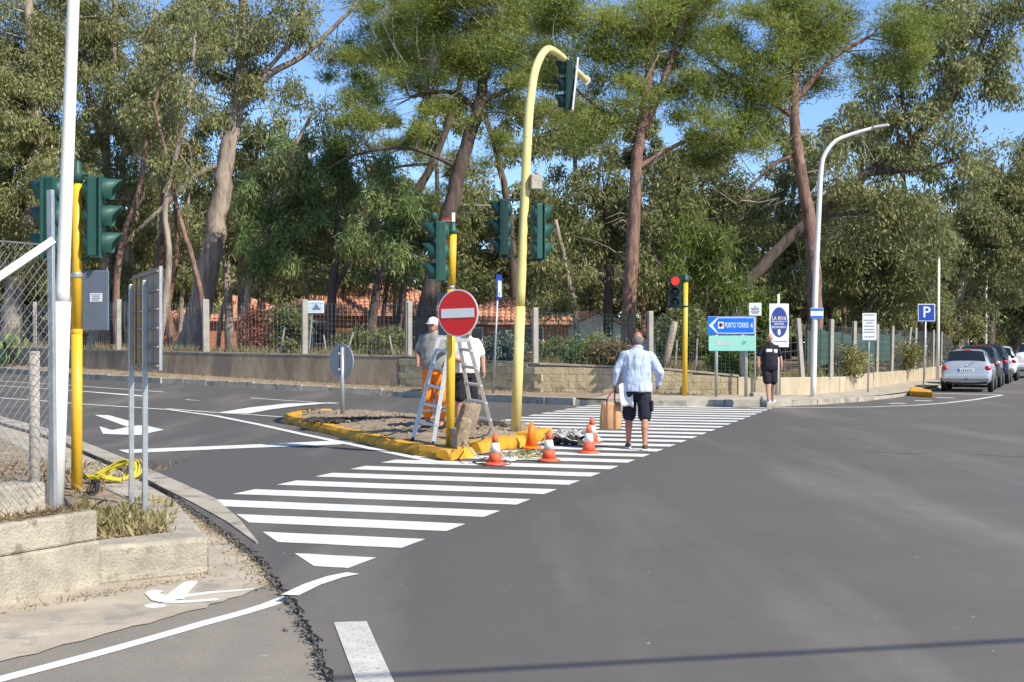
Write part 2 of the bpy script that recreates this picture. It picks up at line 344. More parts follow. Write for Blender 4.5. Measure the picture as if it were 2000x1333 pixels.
for k in range(26):
    a = E0+u*(per*(k-.5)); c = a+u*(per*.5); w_ = crossing_width(k)
    def left(p):
        q = p+nl*w_; den = nl.dot(cn); t = (cutA-p).dot(cn)/den
        return p+nl*min(w_, t) if 0 < t else q
    jx = lambda: Vector((random.gauss(0, .008), random.gauss(0, .008), 0))
    n_ = 6; l0, l1 = left(a), left(c)
    top = [lerp(a, l0, i/n_)+u*random.gauss(0, .006) for i in range(n_+1)]; bot = [lerp(l1, c, i/n_)+u*random.gauss(0, .006) for i in range(n_+1)]
    sheet('crosswalk_stripe', top+bot, .004, 'paint', road)
def wpatch(name, px, z, m='paint', par=road): q = [WR(*p) for p in px]; return MB().add([(p.x, p.y, p.z+z) for p in q], [tuple(range(len(q)))]).build(name, m, par)
ribbon('edge_line', [WR(-40, 742), WR(0, 745), WR(160, 755), WR(300, 765), WR(560, 783), WR(660, 790)], .13, .008)
ribbon('lane_line', [WR(-40, 750), WR(0, 754), WR(160, 765), WR(250, 772), WR(390, 783.5)], [.12, .14, .14, .36, .06], .008)
ribbon('lane_line', [WR(-40, 776), WR(0, 778), WR(92, 784.5), WR(160, 790), WR(330, 801), WR(420, 813), W(500, 829), WR(600, 851), WR(700, 872), WR(800, 893), WR(870, 907)], [.16]*11, .008)
ribbon('lane_line', [WR(326, 799.3), WR(420, 807), WR(500, 812), WR(560, 816.5)], .13, .0115)
wpatch('chevron_marking', [(424, 807.5), (490, 797), (560, 789.5), (665, 787), (590, 793.5), (530, 801), (485, 809.5)], .0145)
patch('stop_line', [(231, 880), (250, 886.5), (440, 878), (660, 869.5), (690, 866), (640, 862.5), (560, 866.5), (420, 872.5)], .0075)
patch('arrow_marking', [(185, 811), (212, 811.5), (250, 822), (262, 831), (248, 834)], .004)
patch('arrow_marking', [(194, 834), (219, 841), (268, 832), (285, 832), (320, 840.5), (272, 851), (240, 850), (201, 848.5)], .0075)
ribbon('edge_line', [W(1510, 796.5), W(1600, 796.5), W(1700, 795.5), W(1790, 792), W(1850, 787.5), W(1905, 781), W(1957, 772.5)], .16)
ribbon('bay_line', [W(1818, 769), W(1890, 770.5), W(1957, 772)], .3, .0075)
for x, y in ((1752, 788.5), (1803, 783.3), (1845, 777.5)): ribbon('hatch_marking', [W(x-16, y), W(x+17, y)], .3)
patch('dark_streak', [(1690, 880), (1740, 880.5), (1812, 886), (1750, 886.5)], .003, 'crumb')  # long thin dark streaks laid flat on the road
patch('dark_streak', [(1895, 886.5), (1960, 887.5), (2060, 891), (1960, 892)], .003, 'crumb')
ribbon('give_way_line', [W(690, 1121, 0), W(655, 1128, 0), W(610, 1143, 0), W(566, 1164, 0)], .12, .006)
old = bpy.data.objects['old_road']
ribbon('curved_line', [W(x, y, -.05) for x, y in ((574, 1163), (520, 1184), (470, 1199), (400, 1218), (300, 1247), (200, 1275), (100, 1302), (0, 1328), (-80, 1350))], .105, .004, 'paint', old)
patch('worn_dash', [(652, 1217), (716, 1215), (775, 1345), (700, 1345)], .005, 'old_paint')
ap = bpy.data.objects['side_pavement']; WA = lambda x, y: W(x, y, -.044)
ribbon('arrow_stroke', [WA(502, 1150), WA(460, 1154), WA(410, 1158), WA(350, 1166)], [.03, .07, .09, .10], .002, 'paint', ap)
ribbon('arrow_stroke', [WA(428, 1171), WA(420, 1172), WA(370, 1176), WA(320, 1177)], [.04, .08, .09, .09], .0034, 'paint', ap)
ribbon('arrow_stroke', [WA(381, 1136), WA(372, 1139), WA(352, 1157), WA(336, 1172)], [.05, .10, .12, .14], .0048, 'paint', ap)
patch('arrow_head', [(283, 1161), (290, 1155.5), (304, 1153.5), (322, 1156.5), (312, 1160.5), (322, 1164), (345, 1163), (352, 1170), (335, 1177), (312, 1178), (296, 1174)], .0062, 'paint', ap, -.044)
patch('arrow_head', [(281, 1184), (288, 1180.5), (303, 1179), (321, 1180.5), (326, 1183), (318, 1187), (300, 1188.5), (287, 1187.5)], .002, 'paint', ap, -.044)
# ---------------------------------------------------------------- far kerb, verge, walls
def kz(x): return .20 if x < -8 else (.2 if x < 3 else (.17 if x < 7 else .13))
wl = [(-40, 70, 1.5, .9), (-21.9, 58, 1.4, .79), (-15.9, 50.2, 1.35, .69), (-12.55, 47.5, 1.31, .60), (-7.34, 44.2, 1.23, .40), (-3.48, 41.9, 1.19, .28), (.73, 38.6, 1.0, .24), (2.85, 38., .93, .22), (4.25, 37.7, .87, .21), (6.2, 37.4, .69, .2), (7.0, 37.5, .65, .2), (8.7, 38.6, .64, .17), (10.2, 41.5, .62, .15), (16.7, 55.2, .6, .15), (27, 78, .6, .15), (62, 158, .6, .15)]
WLp = [Vector((a, c, 0)) for a, c, _, _ in wl]
def wall_at(x):
    for p, q in zip(wl, wl[1:]):
        if p[0] <= x <= q[0]:
            t = (x-p[0])/(q[0]-p[0]); return [lerp(p[i], q[i], t) for i in range(4)]
def near_on(px):                            # wall point met by the sight line of a photo column
    k = (px-1000)/F; best = None
    for p, q in zip(wl, wl[1:]):
        den = (q[0]-p[0])-k*(q[1]-p[1])
        if abs(den) < 1e-9: continue
        t = (k*p[1]-p[0])/den
        if -1e-6 <= t <= 1.000001:
            r = [lerp(p[i], q[i], t) for i in range(4)]
            if best is None or r[1] < best[1]: best = r
    return best
# verge / pavement strip between kerb and wall
def verge(name, i0, i1, ks, m):
    ws = resamp([Vector((p[0], p[1], p[3])) for p in wl[i0:i1]], 60); kk = resamp([Vector(p) for p in ks], 60); vs, fs = [], []
    for i, (a, c) in enumerate(zip(kk, ws)):
        dd = Vector((c.x-a.x, c.y-a.y, 0)); dd.normalize(); k0 = a+dd*.12
        vs += [(k0.x, k0.y, a.z+kz(a.x)-.012), (lerp(k0.x, c.x, .5), lerp(k0.y, c.y, .5), lerp(a.z+kz(a.x), c.z, .55)+random.gauss(0, .012)), (c.x+dd.x*.1, c.y+dd.y*.1, c.z)]
    for i in range(59):
        for j in range(2): fs.append((i*3+j, i*3+3+j, i*3+4+j, i*3+1+j))
    return struct(MB().add(vs, fs).build(name, m, None, True))
verge('verge', 0, 8, KL[:8], 'dirt')
pv = verge('far_pavement', 7, 16, KL[7:], 'apron')
kr = resamp(KL, 120); vs, fs = [], []
for i, p in enumerate(kr):
    t = (kr[min(i+1, 119)]-kr[max(i-1, 0)]); t.z = 0; t.normalize(); q = p+Vector((-t.y, t.x, 0))*.04; r_ = p+Vector((-t.y, t.x, 0))*.3
    vs += [(q.x, q.y, p.z-.1), (q.x, q.y, p.z+kz(p.x)-.05), (r_.x, r_.y, p.z+kz(p.x)-.05)]
for i in range(119): fs += [(i*3, i*3+3, i*3+4, i*3+1), (i*3+1, i*3+4, i*3+5, i*3+2)]
kerb_root = struct(MB().add(vs, fs).build('far_kerb', 'kerb'))
def along(pts, s):
    for a, c in zip(pts, pts[1:]):
        l = (c-a).length
        if s <= l: return lerp(a, c, s/l), (c-a).normalized()
        s -= l
    return pts[-1], (pts[-1]-pts[-2]).normalized()
tot = length(KL); s = 9.
while s < tot-70:
    ln = 1.0; p, t = along(KL, s+ln/2)
    if not (1.62 < p.x < 1.98):              # dropped stone beside the crossing
        dz = random.gauss(0, .008); z1 = kz(p.x)+dz
        if p.x > 9: z1 = max(.03, .13-.02*(p.x-9))
        MB().box((p.x-t.y*.07, p.y+t.x*.07, p.z+(z1-.06)/2), (ln-.007, .15, z1+.06), Matrix.Rotation(math.atan2(t.y, t.x)+random.gauss(0, .006), 3, 'Z')).build('kerb_stone', 'kerb', kerb_root, bev=.015)
    s += ln
MB().prism([W(1776, 774), W(1822, 777), W(1818, 771.5), W(1779, 765.5)], .0, .16).build('painted_kerb_stone', 'yellow', kerb_root, bev=.03)
def strip_wall(pts, th, m, name, root, top=None, dz0=-.3):
    vs, fs = [], []; n = len(pts)
    for i, p in enumerate(pts):
        a, c = Vector(pts[max(i-1, 0)][:2]), Vector(pts[min(i+1, n-1)][:2]); t = (c-a).normalized(); nn = Vector((-t.y, t.x))
        q = Vector(p[:2]); r = q+nn*th
        vs += [(q.x, q.y, p[3]+dz0), (q.x, q.y, p[2]), (r.x, r.y, p[2]), (r.x, r.y, p[3]+dz0)]
    for i in range(n-1):
        for j in range(4): fs.append((i*4+j, i*4+(j+1) % 4, i*4+4+(j+1) % 4, i*4+4+j))
    fs += [(0, 1, 2, 3), (n*4-1, n*4-2, n*4-3, n*4-4)]
    bm = MB().add(vs, [tuple(reversed(f)) for f in fs]); return bm.build(name, m, root)
def coping(pts, m, root, name='coping'):
    return strip_wall([(p[0]+.05, p[1]-.05, p[2]+.055, p[2]+.305) for p in pts], .36, m, name, root)
g = thing('roadside_wall', 'stained grey plaster wall behind the verge on the left', 'wall', wl[2][:2]+(.4,))
strip_wall([p for p in wl[:6]], .3, 'plaster', 'wall_body', g); coping(wl[:6], 'conc_warm', g)
g = thing('roadside_wall', 'tan tufa block wall behind the yellow curved signal mast', 'wall', wl[6][:2]+(.2,))
mid = wl[5:10]; body = strip_wall([(p[0], p[1]+.03, p[2]-.02, p[3]) for p in mid], .26, 'mortar', 'mortar_core', g)
mp = [Vector((p[0], p[1], 0)) for p in mid]; tl = length(mp); zb = .14
for row in range(6):
    z0 = zb+row*.2; s = .25*(row % 2)+.0
    while s < tl-.05:
        ln = min(.5, tl-s); p, t = along(mp, s+ln/2); wz = wall_at(p.x); hgt = min(.188, wz[2]-.015-z0)
        if hgt > .05 and ln > .12:
            MB().box((p.x-t.y*(.06+random.gauss(0, .006)), p.y+t.x*.06, z0+hgt/2), (ln-.006, .16, hgt+.007), RZ(math.atan2(t.y, t.x)+random.gauss(0, .012))).build('block', 'block', g, bev=.008)
        s += .5
coping(mid, 'conc_warm', g)
g = thing('roadside_wall', 'low tan wall of cast panels along the pavement on the right', 'wall', wl[10][:2]+(.2,))
rp = [(p[0], p[1], 0) for p in wl[9:15]]; rp = [Vector(p) for p in rp]; tl = length(rp)
strip_wall([(p[0], p[1]+.05, p[2]-.03, p[3]) for p in wl[9:16]], .2, 'mortar', 'wall_core', g); s = 0
while s < min(tl, 60):
    ln = 1.32 if s < 14 else 2.64; p, t = along(rp, s+ln/2); wz = wall_at(p.x); h0, h1 = wz[3]-.1, wz[2]+random.gauss(0, .012)
    p1, p2 = along(rp, s+.02)[0], along(rp, s+ln-.02)[0]; t = (p2-p1).normalized(); p = (p1+p2)/2
    MB().box((p.x-t.y*.09, p.y+t.x*.09, (h0+h1)/2), ((p2-p1).length-.02, .24, h1-h0), RZ(math.atan2(t.y, t.x)+random.gauss(0, .006))).build('panel', 'panel', g, bev=.02)
    s += ln
# raised woodland floor behind the walls
vs, fs = [], []; cols = resamp([Vector(p[:3]) for p in wl], 90)
for i, p in enumerate(cols):
    zz = p.z-.10
    for j, dy in enumerate((.12, 1.2, 3, 6, 12, 25, 60, 200)):
        mound = .22*math.exp(-((p.x-5.2)/1.6)**2)*(1 if j in (1, 2) else .4 if j == 3 else 0)
        vs.append((p.x, p.y+dy, zz+mound+(random.gauss(0, .05) if 0 < j < 5 else 0)))
for i in range(89):
    for j in range(7): fs.append((i*8+j, (i+1)*8+j, (i+1)*8+j+1, i*8+j+1))
struct(MB().add(vs, fs).build('woodland_floor', 'soil', None, True))
def floor_z(x): r = wall_at(min(max(x, -39.9), 60)); return r[2]-.10
# ---------------------------------------------------------------- post and wire fence on the wall
def fence(label, cols_px, wire_m, hgt, spacing, loc_px):
    l0 = near_on(loc_px); g = thing('wire_fence', label, 'fence', (l0[0], l0[1]+.2, l0[2])); tops = []
    for px, top, wd, lean in cols_px:
        r = near_on(px); Y = r[1]+.2; base = P(px, 700, Y); X = (px-1000)/F*Y; zt = HC+(YH-top)/F*Y; wm = wd/F*Y
        R = Matrix.Rotation(math.radians(lean), 3, 'Y') @ RZ(.4); h = zt-r[2]+.15
        bb = MB().box(Vector((X, Y, r[2]-.15))+R @ Vector((0, 0, h/2)), (wm*.85, wm*.8, h), R); bb.build('post', 'post', g, bev=.02)
        tops.append((Vector((X, Y+.02, r[2])), zt-.12))
    wb = MB()
    for (a, za), (c, zc) in zip(tops, tops[1:]):
        za, zc = min(za, a.z+hgt), min(zc, c.z+hgt); nh = max(2, int((za-a.z)/spacing)); ln = (c-a).length; rr = .0045
        for k in range(nh+1):
            f = k/nh; p = Vector((a.x, a.y, lerp(a.z+.05, za, f))); q = Vector((c.x, c.y, lerp(c.z+.05, zc, f))); m_ = (p+q)/2+Vector((0, random.gauss(0, .03), -.02))
            wb.tube([p, m_, q], rr, 3, False)
        for k in range(int(ln/spacing)):
            f = k*spacing/ln; wb.tube([lerp(Vector((a.x, a.y, a.z)), Vector((c.x, c.y, c.z)), f), lerp(Vector((a.x, a.y, za)), Vector((c.x, c.y, zc)), f)], rr, 3, False)
    stuff(wb.build('wire_mesh', wire_m, g)); return g
fence('wire fence on pale concrete posts above the stained plaster wall', [(-40, 588, 13, 0), (68, 590, 9, 0), (232, 585, 11, 0), (403, 585, 15, -1), (595, 585, 13, 0), (797, 588, 13, 0)], 'wire', 1.9, .16, 403)
fence('wire mesh fence on concrete posts above the tufa block wall', [(800, 590, 12, 0), (1045, 601, 13, 0), (1270, 608, 12, 0), (1450, 640, 11, 0)], 'wire_green', 1.75, .11, 1045)
fence('leaning concrete fence posts with wire above the low panel wall', [(1453, 642, 10, 0), (1567, 622, 11, -4), (1622, 624, 10, 1), (1667, 628, 9, 1), (1712, 634, 7, 1), (1741, 637, 7, 1.5), (1768, 639, 5, 7), (1786, 641, 6, 2), (1806, 643, 5, 1), (1822, 645, 5, 1), (1838, 648, 4, 1), (1868, 650, 4, 0), (1890, 652, 4, 0)], 'wire', 1.5, .2, 1622)
fg = [o for o in bpy.data.objects if o.name.startswith('wire_fence')][-1]; fg = max((o for o in bpy.data.objects if o.name.startswith('wire_fence')), key=lambda o: o.location.x); vs, fs = [], []
for i in range(25):
    r = near_on(lerp(1598, 1800, i/24)); vs += [(r[0]-.25+random.gauss(0, .02), r[1]+.4, r[2]+.35+random.gauss(0, .03)), (r[0]-.25+random.gauss(0, .03), r[1]+.4, r[2]+1.35+random.gauss(0, .05))]
for i in range(24): fs.append((2*i, 2*i+2, 2*i+3, 2*i+1))
MB().add(vs, fs).build('screen_net', 'net', fg, True)
# ---------------------------------------------------------------- near left corner: walls, bed, mound
g = thing('retaining_wall', 'low weathered concrete wall below the chain-link fence, bottom left', 'wall', W(195, 1130))
A, B = W(-260, 1225), W(195, 1130); t = (B-A).normalized(); nn = Vector((-t.y, t.x, 0))
for lo, hi, off in ((-.1, .26, 0.), (.262, .465, .012)):
    n_ = 18; f_ = []
    for k in range(n_+1): f_.append(lerp(A, B, k/n_)+nn*(off+random.gauss(0, .006)))
    MB().prism(f_+[B+nn*.38, A+nn*.38], lo, hi+.0).build('lift', 'conc_warm', g, bev=.018)
A2, B2 = A+nn*.33, W(136, 1000, .465); B2 = A2+t*((B2-A2).dot(t))
g2_ = thing('plinth', 'small grey concrete plinth carrying the chain-link fence post', 'plinth', B2)
MB().prism([A2, B2, B2+nn*.26, A2+nn*.26], .3, .66).build('plinth_block', 'conc', g2_, bev=.02)
stepC = [W(203, 1129), W(413, 1102)]; C0 = Vector((-2.17, 9.72, 0)); K1 = Vector((-3.0, 12.1, 0)); K2 = Vector((-4.92, 15.7, 0)); K3 = Vector((-9.2, 24, 0))
g = thing('planter_kerb', 'chipped concrete kerb around the planting bed beside the twin-post sign', 'kerb', C0)
MB().prism([B+nn*.02, C0, C0+Vector((-.33, .32, 0)), B+nn*.34], -.06, .215).build('front_kerb', 'conc_warm', g, bev=.03)
n1 = Vector((-(K1-C0).normalized().y, (K1-C0).normalized().x, 0))
MB().prism([C0+Vector((.002, .012, 0)), K1, K1+n1*.3, C0+n1*.33+Vector((0, .3, 0))], -.06, .208).build('side_kerb', 'conc', g, bev=.03)
MB().prism([K1+Vector((-.02, .08, 0)), K2, K2+n1*.26, K1+n1*.3+Vector((-.02, .08, 0))], -.06, .17).build('side_kerb', 'conc', g, bev=.03)
MB().prism([K2+Vector((-.02, .06, 0)), K3, K3+n1*.26, K2+n1*.26+Vector((-.02, .06, 0))], -.06, .16).build('side_kerb', 'conc', g, bev=.03)
bedp = [B+nn*.3, C0+n1*.3+Vector((0, .25, 0)), K1+n1*.25, K2+n1*.2, K3+n1*.2, Vector((-16, 26, 0)), Vector((-16, 9, 0)), A2+nn*.2]
struct(sheet('planting_bed', bedp, .15, 'dirt'))
vs, fs = [], []                             # rubble mound behind the plinth
for i in range(19):
    for j in range(15):
        x, y = lerp(-9.5, -4.35, i/18), lerp(9.6, 17.5, j/14); x -= .30*(y-9.6)
        e = min(1, (18-i)/3.2, j/1.0+.7, (14-j)/2.6, i/2); vs.append((x, y, .13+.5*max(0, e)**.7+random.gauss(0, .035)*(e > 0)))
for i in range(18):
    for j in range(14): fs.append((i*15+j, i*15+15+j, i*15+16+j, i*15+j+1))
M['rubble'] = mat('rubble', (.40, .33, .23), .95, .35, 5, 1, 25, spot=((.36, .19, .08), 7, .53))
struct(MB().add(vs, fs).build('rubble_mound', 'rubble', None, True))
# ---------------------------------------------------------------- traffic island
iz = .14
fr = [W(552, 823), W(600, 838), W(640, 848), W(745, 876), W(815, 891), W(880, 900), W(928, 893)]
bk = [W(1092, 853), W(1060, 842), W(1005, 834), W(860, 822), W(660, 808), W(580, 811)]
isl = fr+[W(950, 889), W(1030, 873)]+bk
vs, fs = [], []; cx = sum(p.x for p in isl)/len(isl); cy = sum(p.y for p in isl)/len(isl); rings = 6; N = len(isl)*3
out = resamp(isl+[isl[0]], N+1)[:-1]
for r in range(rings+1):
    f = 1-r/rings
    for p in out: vs.append((lerp(cx, p.x, f*.985), lerp(cy, p.y, f*.985), (.02 if r == 0 else .11+.16*(1-f)**.8+random.gauss(0, .014))))
for r in range(rings):
    for k in range(N): fs.append((r*N+k, r*N+(k+1) % N, (r+1)*N+(k+1) % N, (r+1)*N+k))
island = struct(MB().add(vs, fs).build('traffic_island', 'dirt', None, True))
def kerb_piece(a, c, wd=.24, h=.14, dz=0., inn=1):
    t = (c-a).normalized(); nn = Vector((-t.y, t.x, 0))*inn; vs = []
    prof = [(0, -.02), (.015, .08+dz), (.06, h+dz), (wd-.03, h+dz+.008), (wd, .05)]; n = 5; fs = []; K = 5
    for k in range(K):
        f = .004+.992*k/(K-1)
        for (o_, z_) in prof: q = lerp(a, c, f)+nn*(o_+random.gauss(0, .007)); vs.append((q.x, q.y, z_+random.gauss(0, .006)))
    for k in range(K-1):
        for j in range(n-1): fs.append((k*n+j, (k+1)*n+j, (k+1)*n+j+1, k*n+j+1))
    fs += [tuple(reversed(range(n))), tuple(range((K-1)*n, K*n))]
    if inn > 0: fs = [tuple(reversed(f)) for f in fs] if nn.y < 0 else fs
    return MB().add(vs, fs).build('yellow_kerb_stone', 'yellow', island)
for a, c in zip(fr, fr[1:]):
    n_ = max(1, round((c-a).length/1.0))
    for k in range(n_): kerb_piece(lerp(a, c, k/n_), lerp(a, c, (k+1)/n_))
kerb_piece(W(940, 889), W(1032, 872), .3, .17); kerb_piece(W(1040, 867), W(1084, 856), .3, .17)
kerb_piece(W(640, 808), W(588, 810), .2, .11); kerb_piece(W(586, 810), W(553, 820), .22, .13)
b = MB()
for k in range(700):                         # loose stones and clods on the island
    f = math.sqrt(random.random()); p = random.choice(out); x, y = lerp(cx, p.x, f*.93), lerp(cy, p.y, f*.93); s_ = random.uniform(.012, .05)
    b.box((x, y, .11+.16*(1-f)**.8+s_*.2), (s_*1.3, s_, s_*.8), Matrix.Rotation(random.random()*3, 3, Vector((random.random(), .3, 1)).normalized()), .65)
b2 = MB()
for k in range(520):                         # flat dark clods strewn along a band of the island
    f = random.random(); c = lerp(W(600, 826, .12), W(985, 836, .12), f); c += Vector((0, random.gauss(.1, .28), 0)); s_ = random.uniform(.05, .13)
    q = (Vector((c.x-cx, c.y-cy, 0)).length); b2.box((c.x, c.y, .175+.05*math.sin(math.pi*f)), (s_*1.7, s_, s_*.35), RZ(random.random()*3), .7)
stuff(b2.build('dark_clods', 'dark_soil'), 'strip of flat dark clods along the island', 'earth')
stuff(b.build('rubble', 'dirt'), 'small stones and clods scattered on the island soil', 'rubble')
# ================================================================ signals, signs, lamps
def frame(fx, fy, tilt=0.):                 # facing direction -> matrix with columns right, facing, up
    f = Vector((fx, fy, 0)).normalized(); r = Vector((f.y, -f.x, 0)); Rm = Matrix((r, f, Vector((0, 0, 1)))).transposed()
    return Rm @ Matrix.Rotation(tilt, 3, 'Y')
def signal_head(root, c, fx, fy, h=.82, lit=None, tilt=0., m='green', sub=True):
    R = frame(fx, fy, tilt); c = Vector(c); q = h/3; w_ = .27*h/.82
    hd = MB().box(c+R @ Vector((0, -.07, 0)), (w_*.86, .12, h*.985), R).build('signal_head', m, root, bev=.015)
    MB().box(c, (w_*1.12, .022, h*1.03), R).build('flange', m, hd, bev=.006)
    for k in (1, 0, -1):
        o_ = c+R @ Vector((0, 0, k*q)); b = MB()
        vs, fs = [], []; n = 10                  # hood: open three-quarter tube, longer on top
        for j, (yy, rr) in enumerate(((.012, .98), (.012, .9), (.20, .86), (.20, .94))):
            for i in range(n+1):
                a = math.radians(-50+280*i/n); ext = yy if j < 2 else yy*(.55+.45*max(0, math.sin(a)))
                vs.append(o_+R @ Vector((math.cos(a)*rr*w_*.45, ext, math.sin(a)*rr*q*.46)))
        for i in range(n):
            for j0, j1 in ((0, 3), (3, 2), (2, 1)): fs.append((j0*(n+1)+i, j0*(n+1)+i+1, j1*(n+1)+i+1, j1*(n+1)+i))
        b.add(vs, fs).build('hood', m, hd, True)
        Rl = R @ Matrix.Rotation(math.radians(-90), 3, 'X')
        MB().lathe(o_+R @ Vector((0, .012, 0)), [(w_*.40, 0), (w_*.38, .012), (w_*.2, .022), (.004, .026)], 16, Rl).build('lens', 'lens_red' if (lit and k == 1) else 'lens_off', hd, True)
        MB().ell(o_+R @ Vector((0, -.12, 0)), (w_*.42, .075, q*.44), R, 12, 8).build('back_dome', m, hd, True)
    return hd
def brackets(root, pole, c, h, m='green'):
    c = Vector(c)
    for k in (1, -1): z = c.z+k*h*.5; MB().tube([(pole[0], pole[1], z), (c.x, c.y, z+.0), (c.x, c.y, z-k*.03)], .02, 6).build('bracket', m, root)
def pole(root, pts, rad, m, name='pole', n=14): return MB().tube(pts, rad, n).build(name, m, root, True)
def clamp(root, x, y, z, r, m='pole_grey'): return MB().lathe((x, y, z-.02), [(r*1.12, 0), (r*1.16, .01), (r*1.16, .035), (r*1.1, .045)], 14).build('clamp', m, root)
def board(root, c, wd, h, fx, fy, m, name='panel', th=.014, bev=.01, tilt=0.):
    R = frame(fx, fy, tilt); return MB().box(c, (wd, th, h), R).build(name, m, root, bev=bev)
# --- left signal pole
LP = W(150, 953, .17); x, y = LP.x, LP.y
g = thing('traffic_light', 'yellow signal pole with green heads beside the white lamp pole, left', 'traffic light', LP)
pole(g, [(x, y, .1), (x, y, 1.72)], .054, 'pole_yellow'); pole(g, [(x, y, 1.72), (x, y, 3.28)], .049, 'pole_yellow')
MB().lathe((x, y, 3.2), [(.06, 0), (.06, .1), (.05, .12), (.045, .2), (.02, .23)], 12).build('pole_cap', 'green', g, True)
hz = HC+247/F*y; signal_head(g, (x+.25, y, hz), 1, .12, .80); brackets(g, (x, y), (x+.12, y, hz), .84)
signal_head(g, (x-.29, y+.05, hz), -1, .3, .80); brackets(g, (x, y), (x-.18, y+.05, hz), .84)
bd = board(g, (x+.19, y-.02, 2.03), .30, .60, .25, 1, 'slate', 'rear_board', .02)
R = frame(.25, 1); st = MB().box(Vector((x+.205, y-.02, 2.06))-R @ Vector((0, .014, 0)), (.135, .004, .085), R).build('sticker', 'white', g)
for k in range(4): MB().box(Vector((x+.205, y-.02, 2.087-.018*k))-R @ Vector((0, .0175, 0)), (.10-.02*(k % 2), .002, .005), R).build('print_line', 'slate', st)
clamp(g, x, y, 2.28, .052); clamp(g, x, y, 1.72, .05, 'pole_yellow')
# --- no-entry signal on the island
x, y = -.862, 19.3; sc = F/y
g = thing('traffic_light', 'yellow island pole with a no-entry disc and one green signal head', 'traffic light', (x, y, .15))
pole(g, [(x-.02, y, .1), (x, y, HC+(YH-566)/sc)], .062, 'pole_yellow'); pole(g, [(x, y, HC+(YH-566)/sc), (x, y, HC+(YH-557)/sc)], .05, 'galv_dark')
pole(g, [(x, y, HC+(YH-557)/sc), (x+.02, y, HC+(YH-455)/sc)], .058, 'pole_yellow')
MB().lathe((x+.02, y, HC+(YH-457)/sc), [(.07, 0), (.075, .05), (.05, .08), (.045, .14), (.02, .16)], 12).build('pole_cap', 'green', g, True)
b = MB(); zt = HC+(YH-440)/sc
for k in range(5): b.tube(cubic([(x+.02, y, zt), (x-.05+random.gauss(0, .05), y, zt+.1), (x-.09+random.gauss(0, .05), y, zt+.02+random.gauss(0, .06))], 4), .006, 5)
b.build('loose_wire', 'red', g); MB().box((x+.03, y, zt+.11), (.045, .05, .13)).build('connector', 'white', g)
hc = P(852, 492, 19.25); signal_head(g, hc, -1, -.12, .86); brackets(g, (x, y), hc+Vector((.08, 0, 0)), .86)
MB().lathe(hc+Vector((-.03, 0, .44)), [(.05, 0), (.05, .10), (.03, .12)], 12).build('pole_cap', 'green', g, True)
R = frame(-.5, -.87); c = P(894, 612, 19.08); Rl = R @ Matrix.Rotation(math.radians(-90), 3, 'X')
dsc = MB().lathe(c, [(.335, -.012), (.335, .0)], 48, Rl).build('sign_disc', 'white', g)
MB().lathe(c, [(.318, 0), (.318, .003)], 48, Rl).build('red_face', 'red', dsc)
MB().box(c+R @ Vector((0, .006, 0)), (.545, .004, .128), R @ Matrix.Rotation(math.radians(1.2), 3, 'Y')).build('white_bar', 'white', dsc)
MB().box(c-R @ Vector((0, .03, -.1)), (.5, .025, .04), R).build('sign_rail', 'galv_dark', g)
board(g, P(872, 613, 19.42), .26, .62, -.4, -.9, 'slate', 'rear_board', .03)
# --- curved mast
pts = [(.06, 22.6, .1), (.15, 22.65, 2.6), (.257, 22.7, 5.0), (.328, 22.9, 5.85), (.42, 23.25, 6.36), (.60, 24.0, 6.80), (.80, 25., 6.98), (1.05, 26., 7.01), (1.50, 27.7, 6.99)]
g = thing('traffic_light', 'tall pale yellow curved mast with three green signal heads on the island', 'traffic light', (.06, 22.6, .15))
pole(g, [(.06, 22.6, .1), (.137, 22.63, 2.22)], .086, 'pole_pale', n=18)
cp = cubic([(.137, 22.63, 2.22)]+pts[2:], 7); pole(g, cp, [lerp(.078, .062, i/len(cp)) for i in range(len(cp))], 'pole_pale', 'arm', 18)
for z_ in (3.3, 3.75, 4.2, 5.05): t_ = z_/5; MB().lathe((lerp(.06, .257, t_), lerp(22.6, 22.7, t_), z_), [(.074, 0), (.0765, .005), (.0765, .018), (.074, .023)], 16).build('band', 'pole_pale', g)
e = cp[-1]; MB().lathe(e, [(.1, 0), (.1, .04)], 16, frame(.27, .96) @ Matrix.Rotation(math.radians(-90), 3, 'X')).build('end_plate', 'pole_white', g)
for px, fx, fy, yy in ((978, -1, -.02, 446), (1057, .93, .36, 453)):
    c = P(px, yy, 22.65); signal_head(g, c, fx, fy, .93, m='green_dark' if px < 1000 else 'green'); brackets(g, (.19, 22.68), c, .95, 'green_dark')
c = P(1104, 166, 25.9); hd = signal_head(g, c, -1, -.12, .95, tilt=math.radians(-6), m='green_dark')
MB().tube([c+Vector((.1, 0, .1)), (1.03, 25.95, 7.0)], .03, 8).build('hanger', 'pole_grey', g)
MB().box(c+Vector((.19, 0, 0)), (.035, .3, 1.0), frame(0, 1, math.radians(6))).build('back_plate', 'pole_white', g)
MB().box(P(1046, 356, 22.6), (.19, .16, .24), RZ(.3)).build('relay_box', 'conc', g, bev=.01)
# --- pedestrian red signal across the road
x, y = (1337-1000)/F*36.5, 36.5
g = thing('traffic_light', 'yellow pole with its red light lit beside the blue direction sign', 'traffic light', (x, y, .18))
pole(g, [(x, y, .1), (x+.03, y, 3.30)], .068, 'pole_yellow'); MB().lathe((x+.03, y, 3.27), [(.09, 0), (.1, .05), (.08, .1), (.05, .2), (.02, .22)], 12).build('pole_cap', 'green', g, True)
c = P(1319, 570, 36.5); signal_head(g, c, -.15, -1, .85, True, m='green_dark'); brackets(g, (x+.02, y), c+Vector((.05, .06, 0)), .86); clamp(g, x+.02, y, HC+(YH-599)/F*y, .07, 'green_dark')
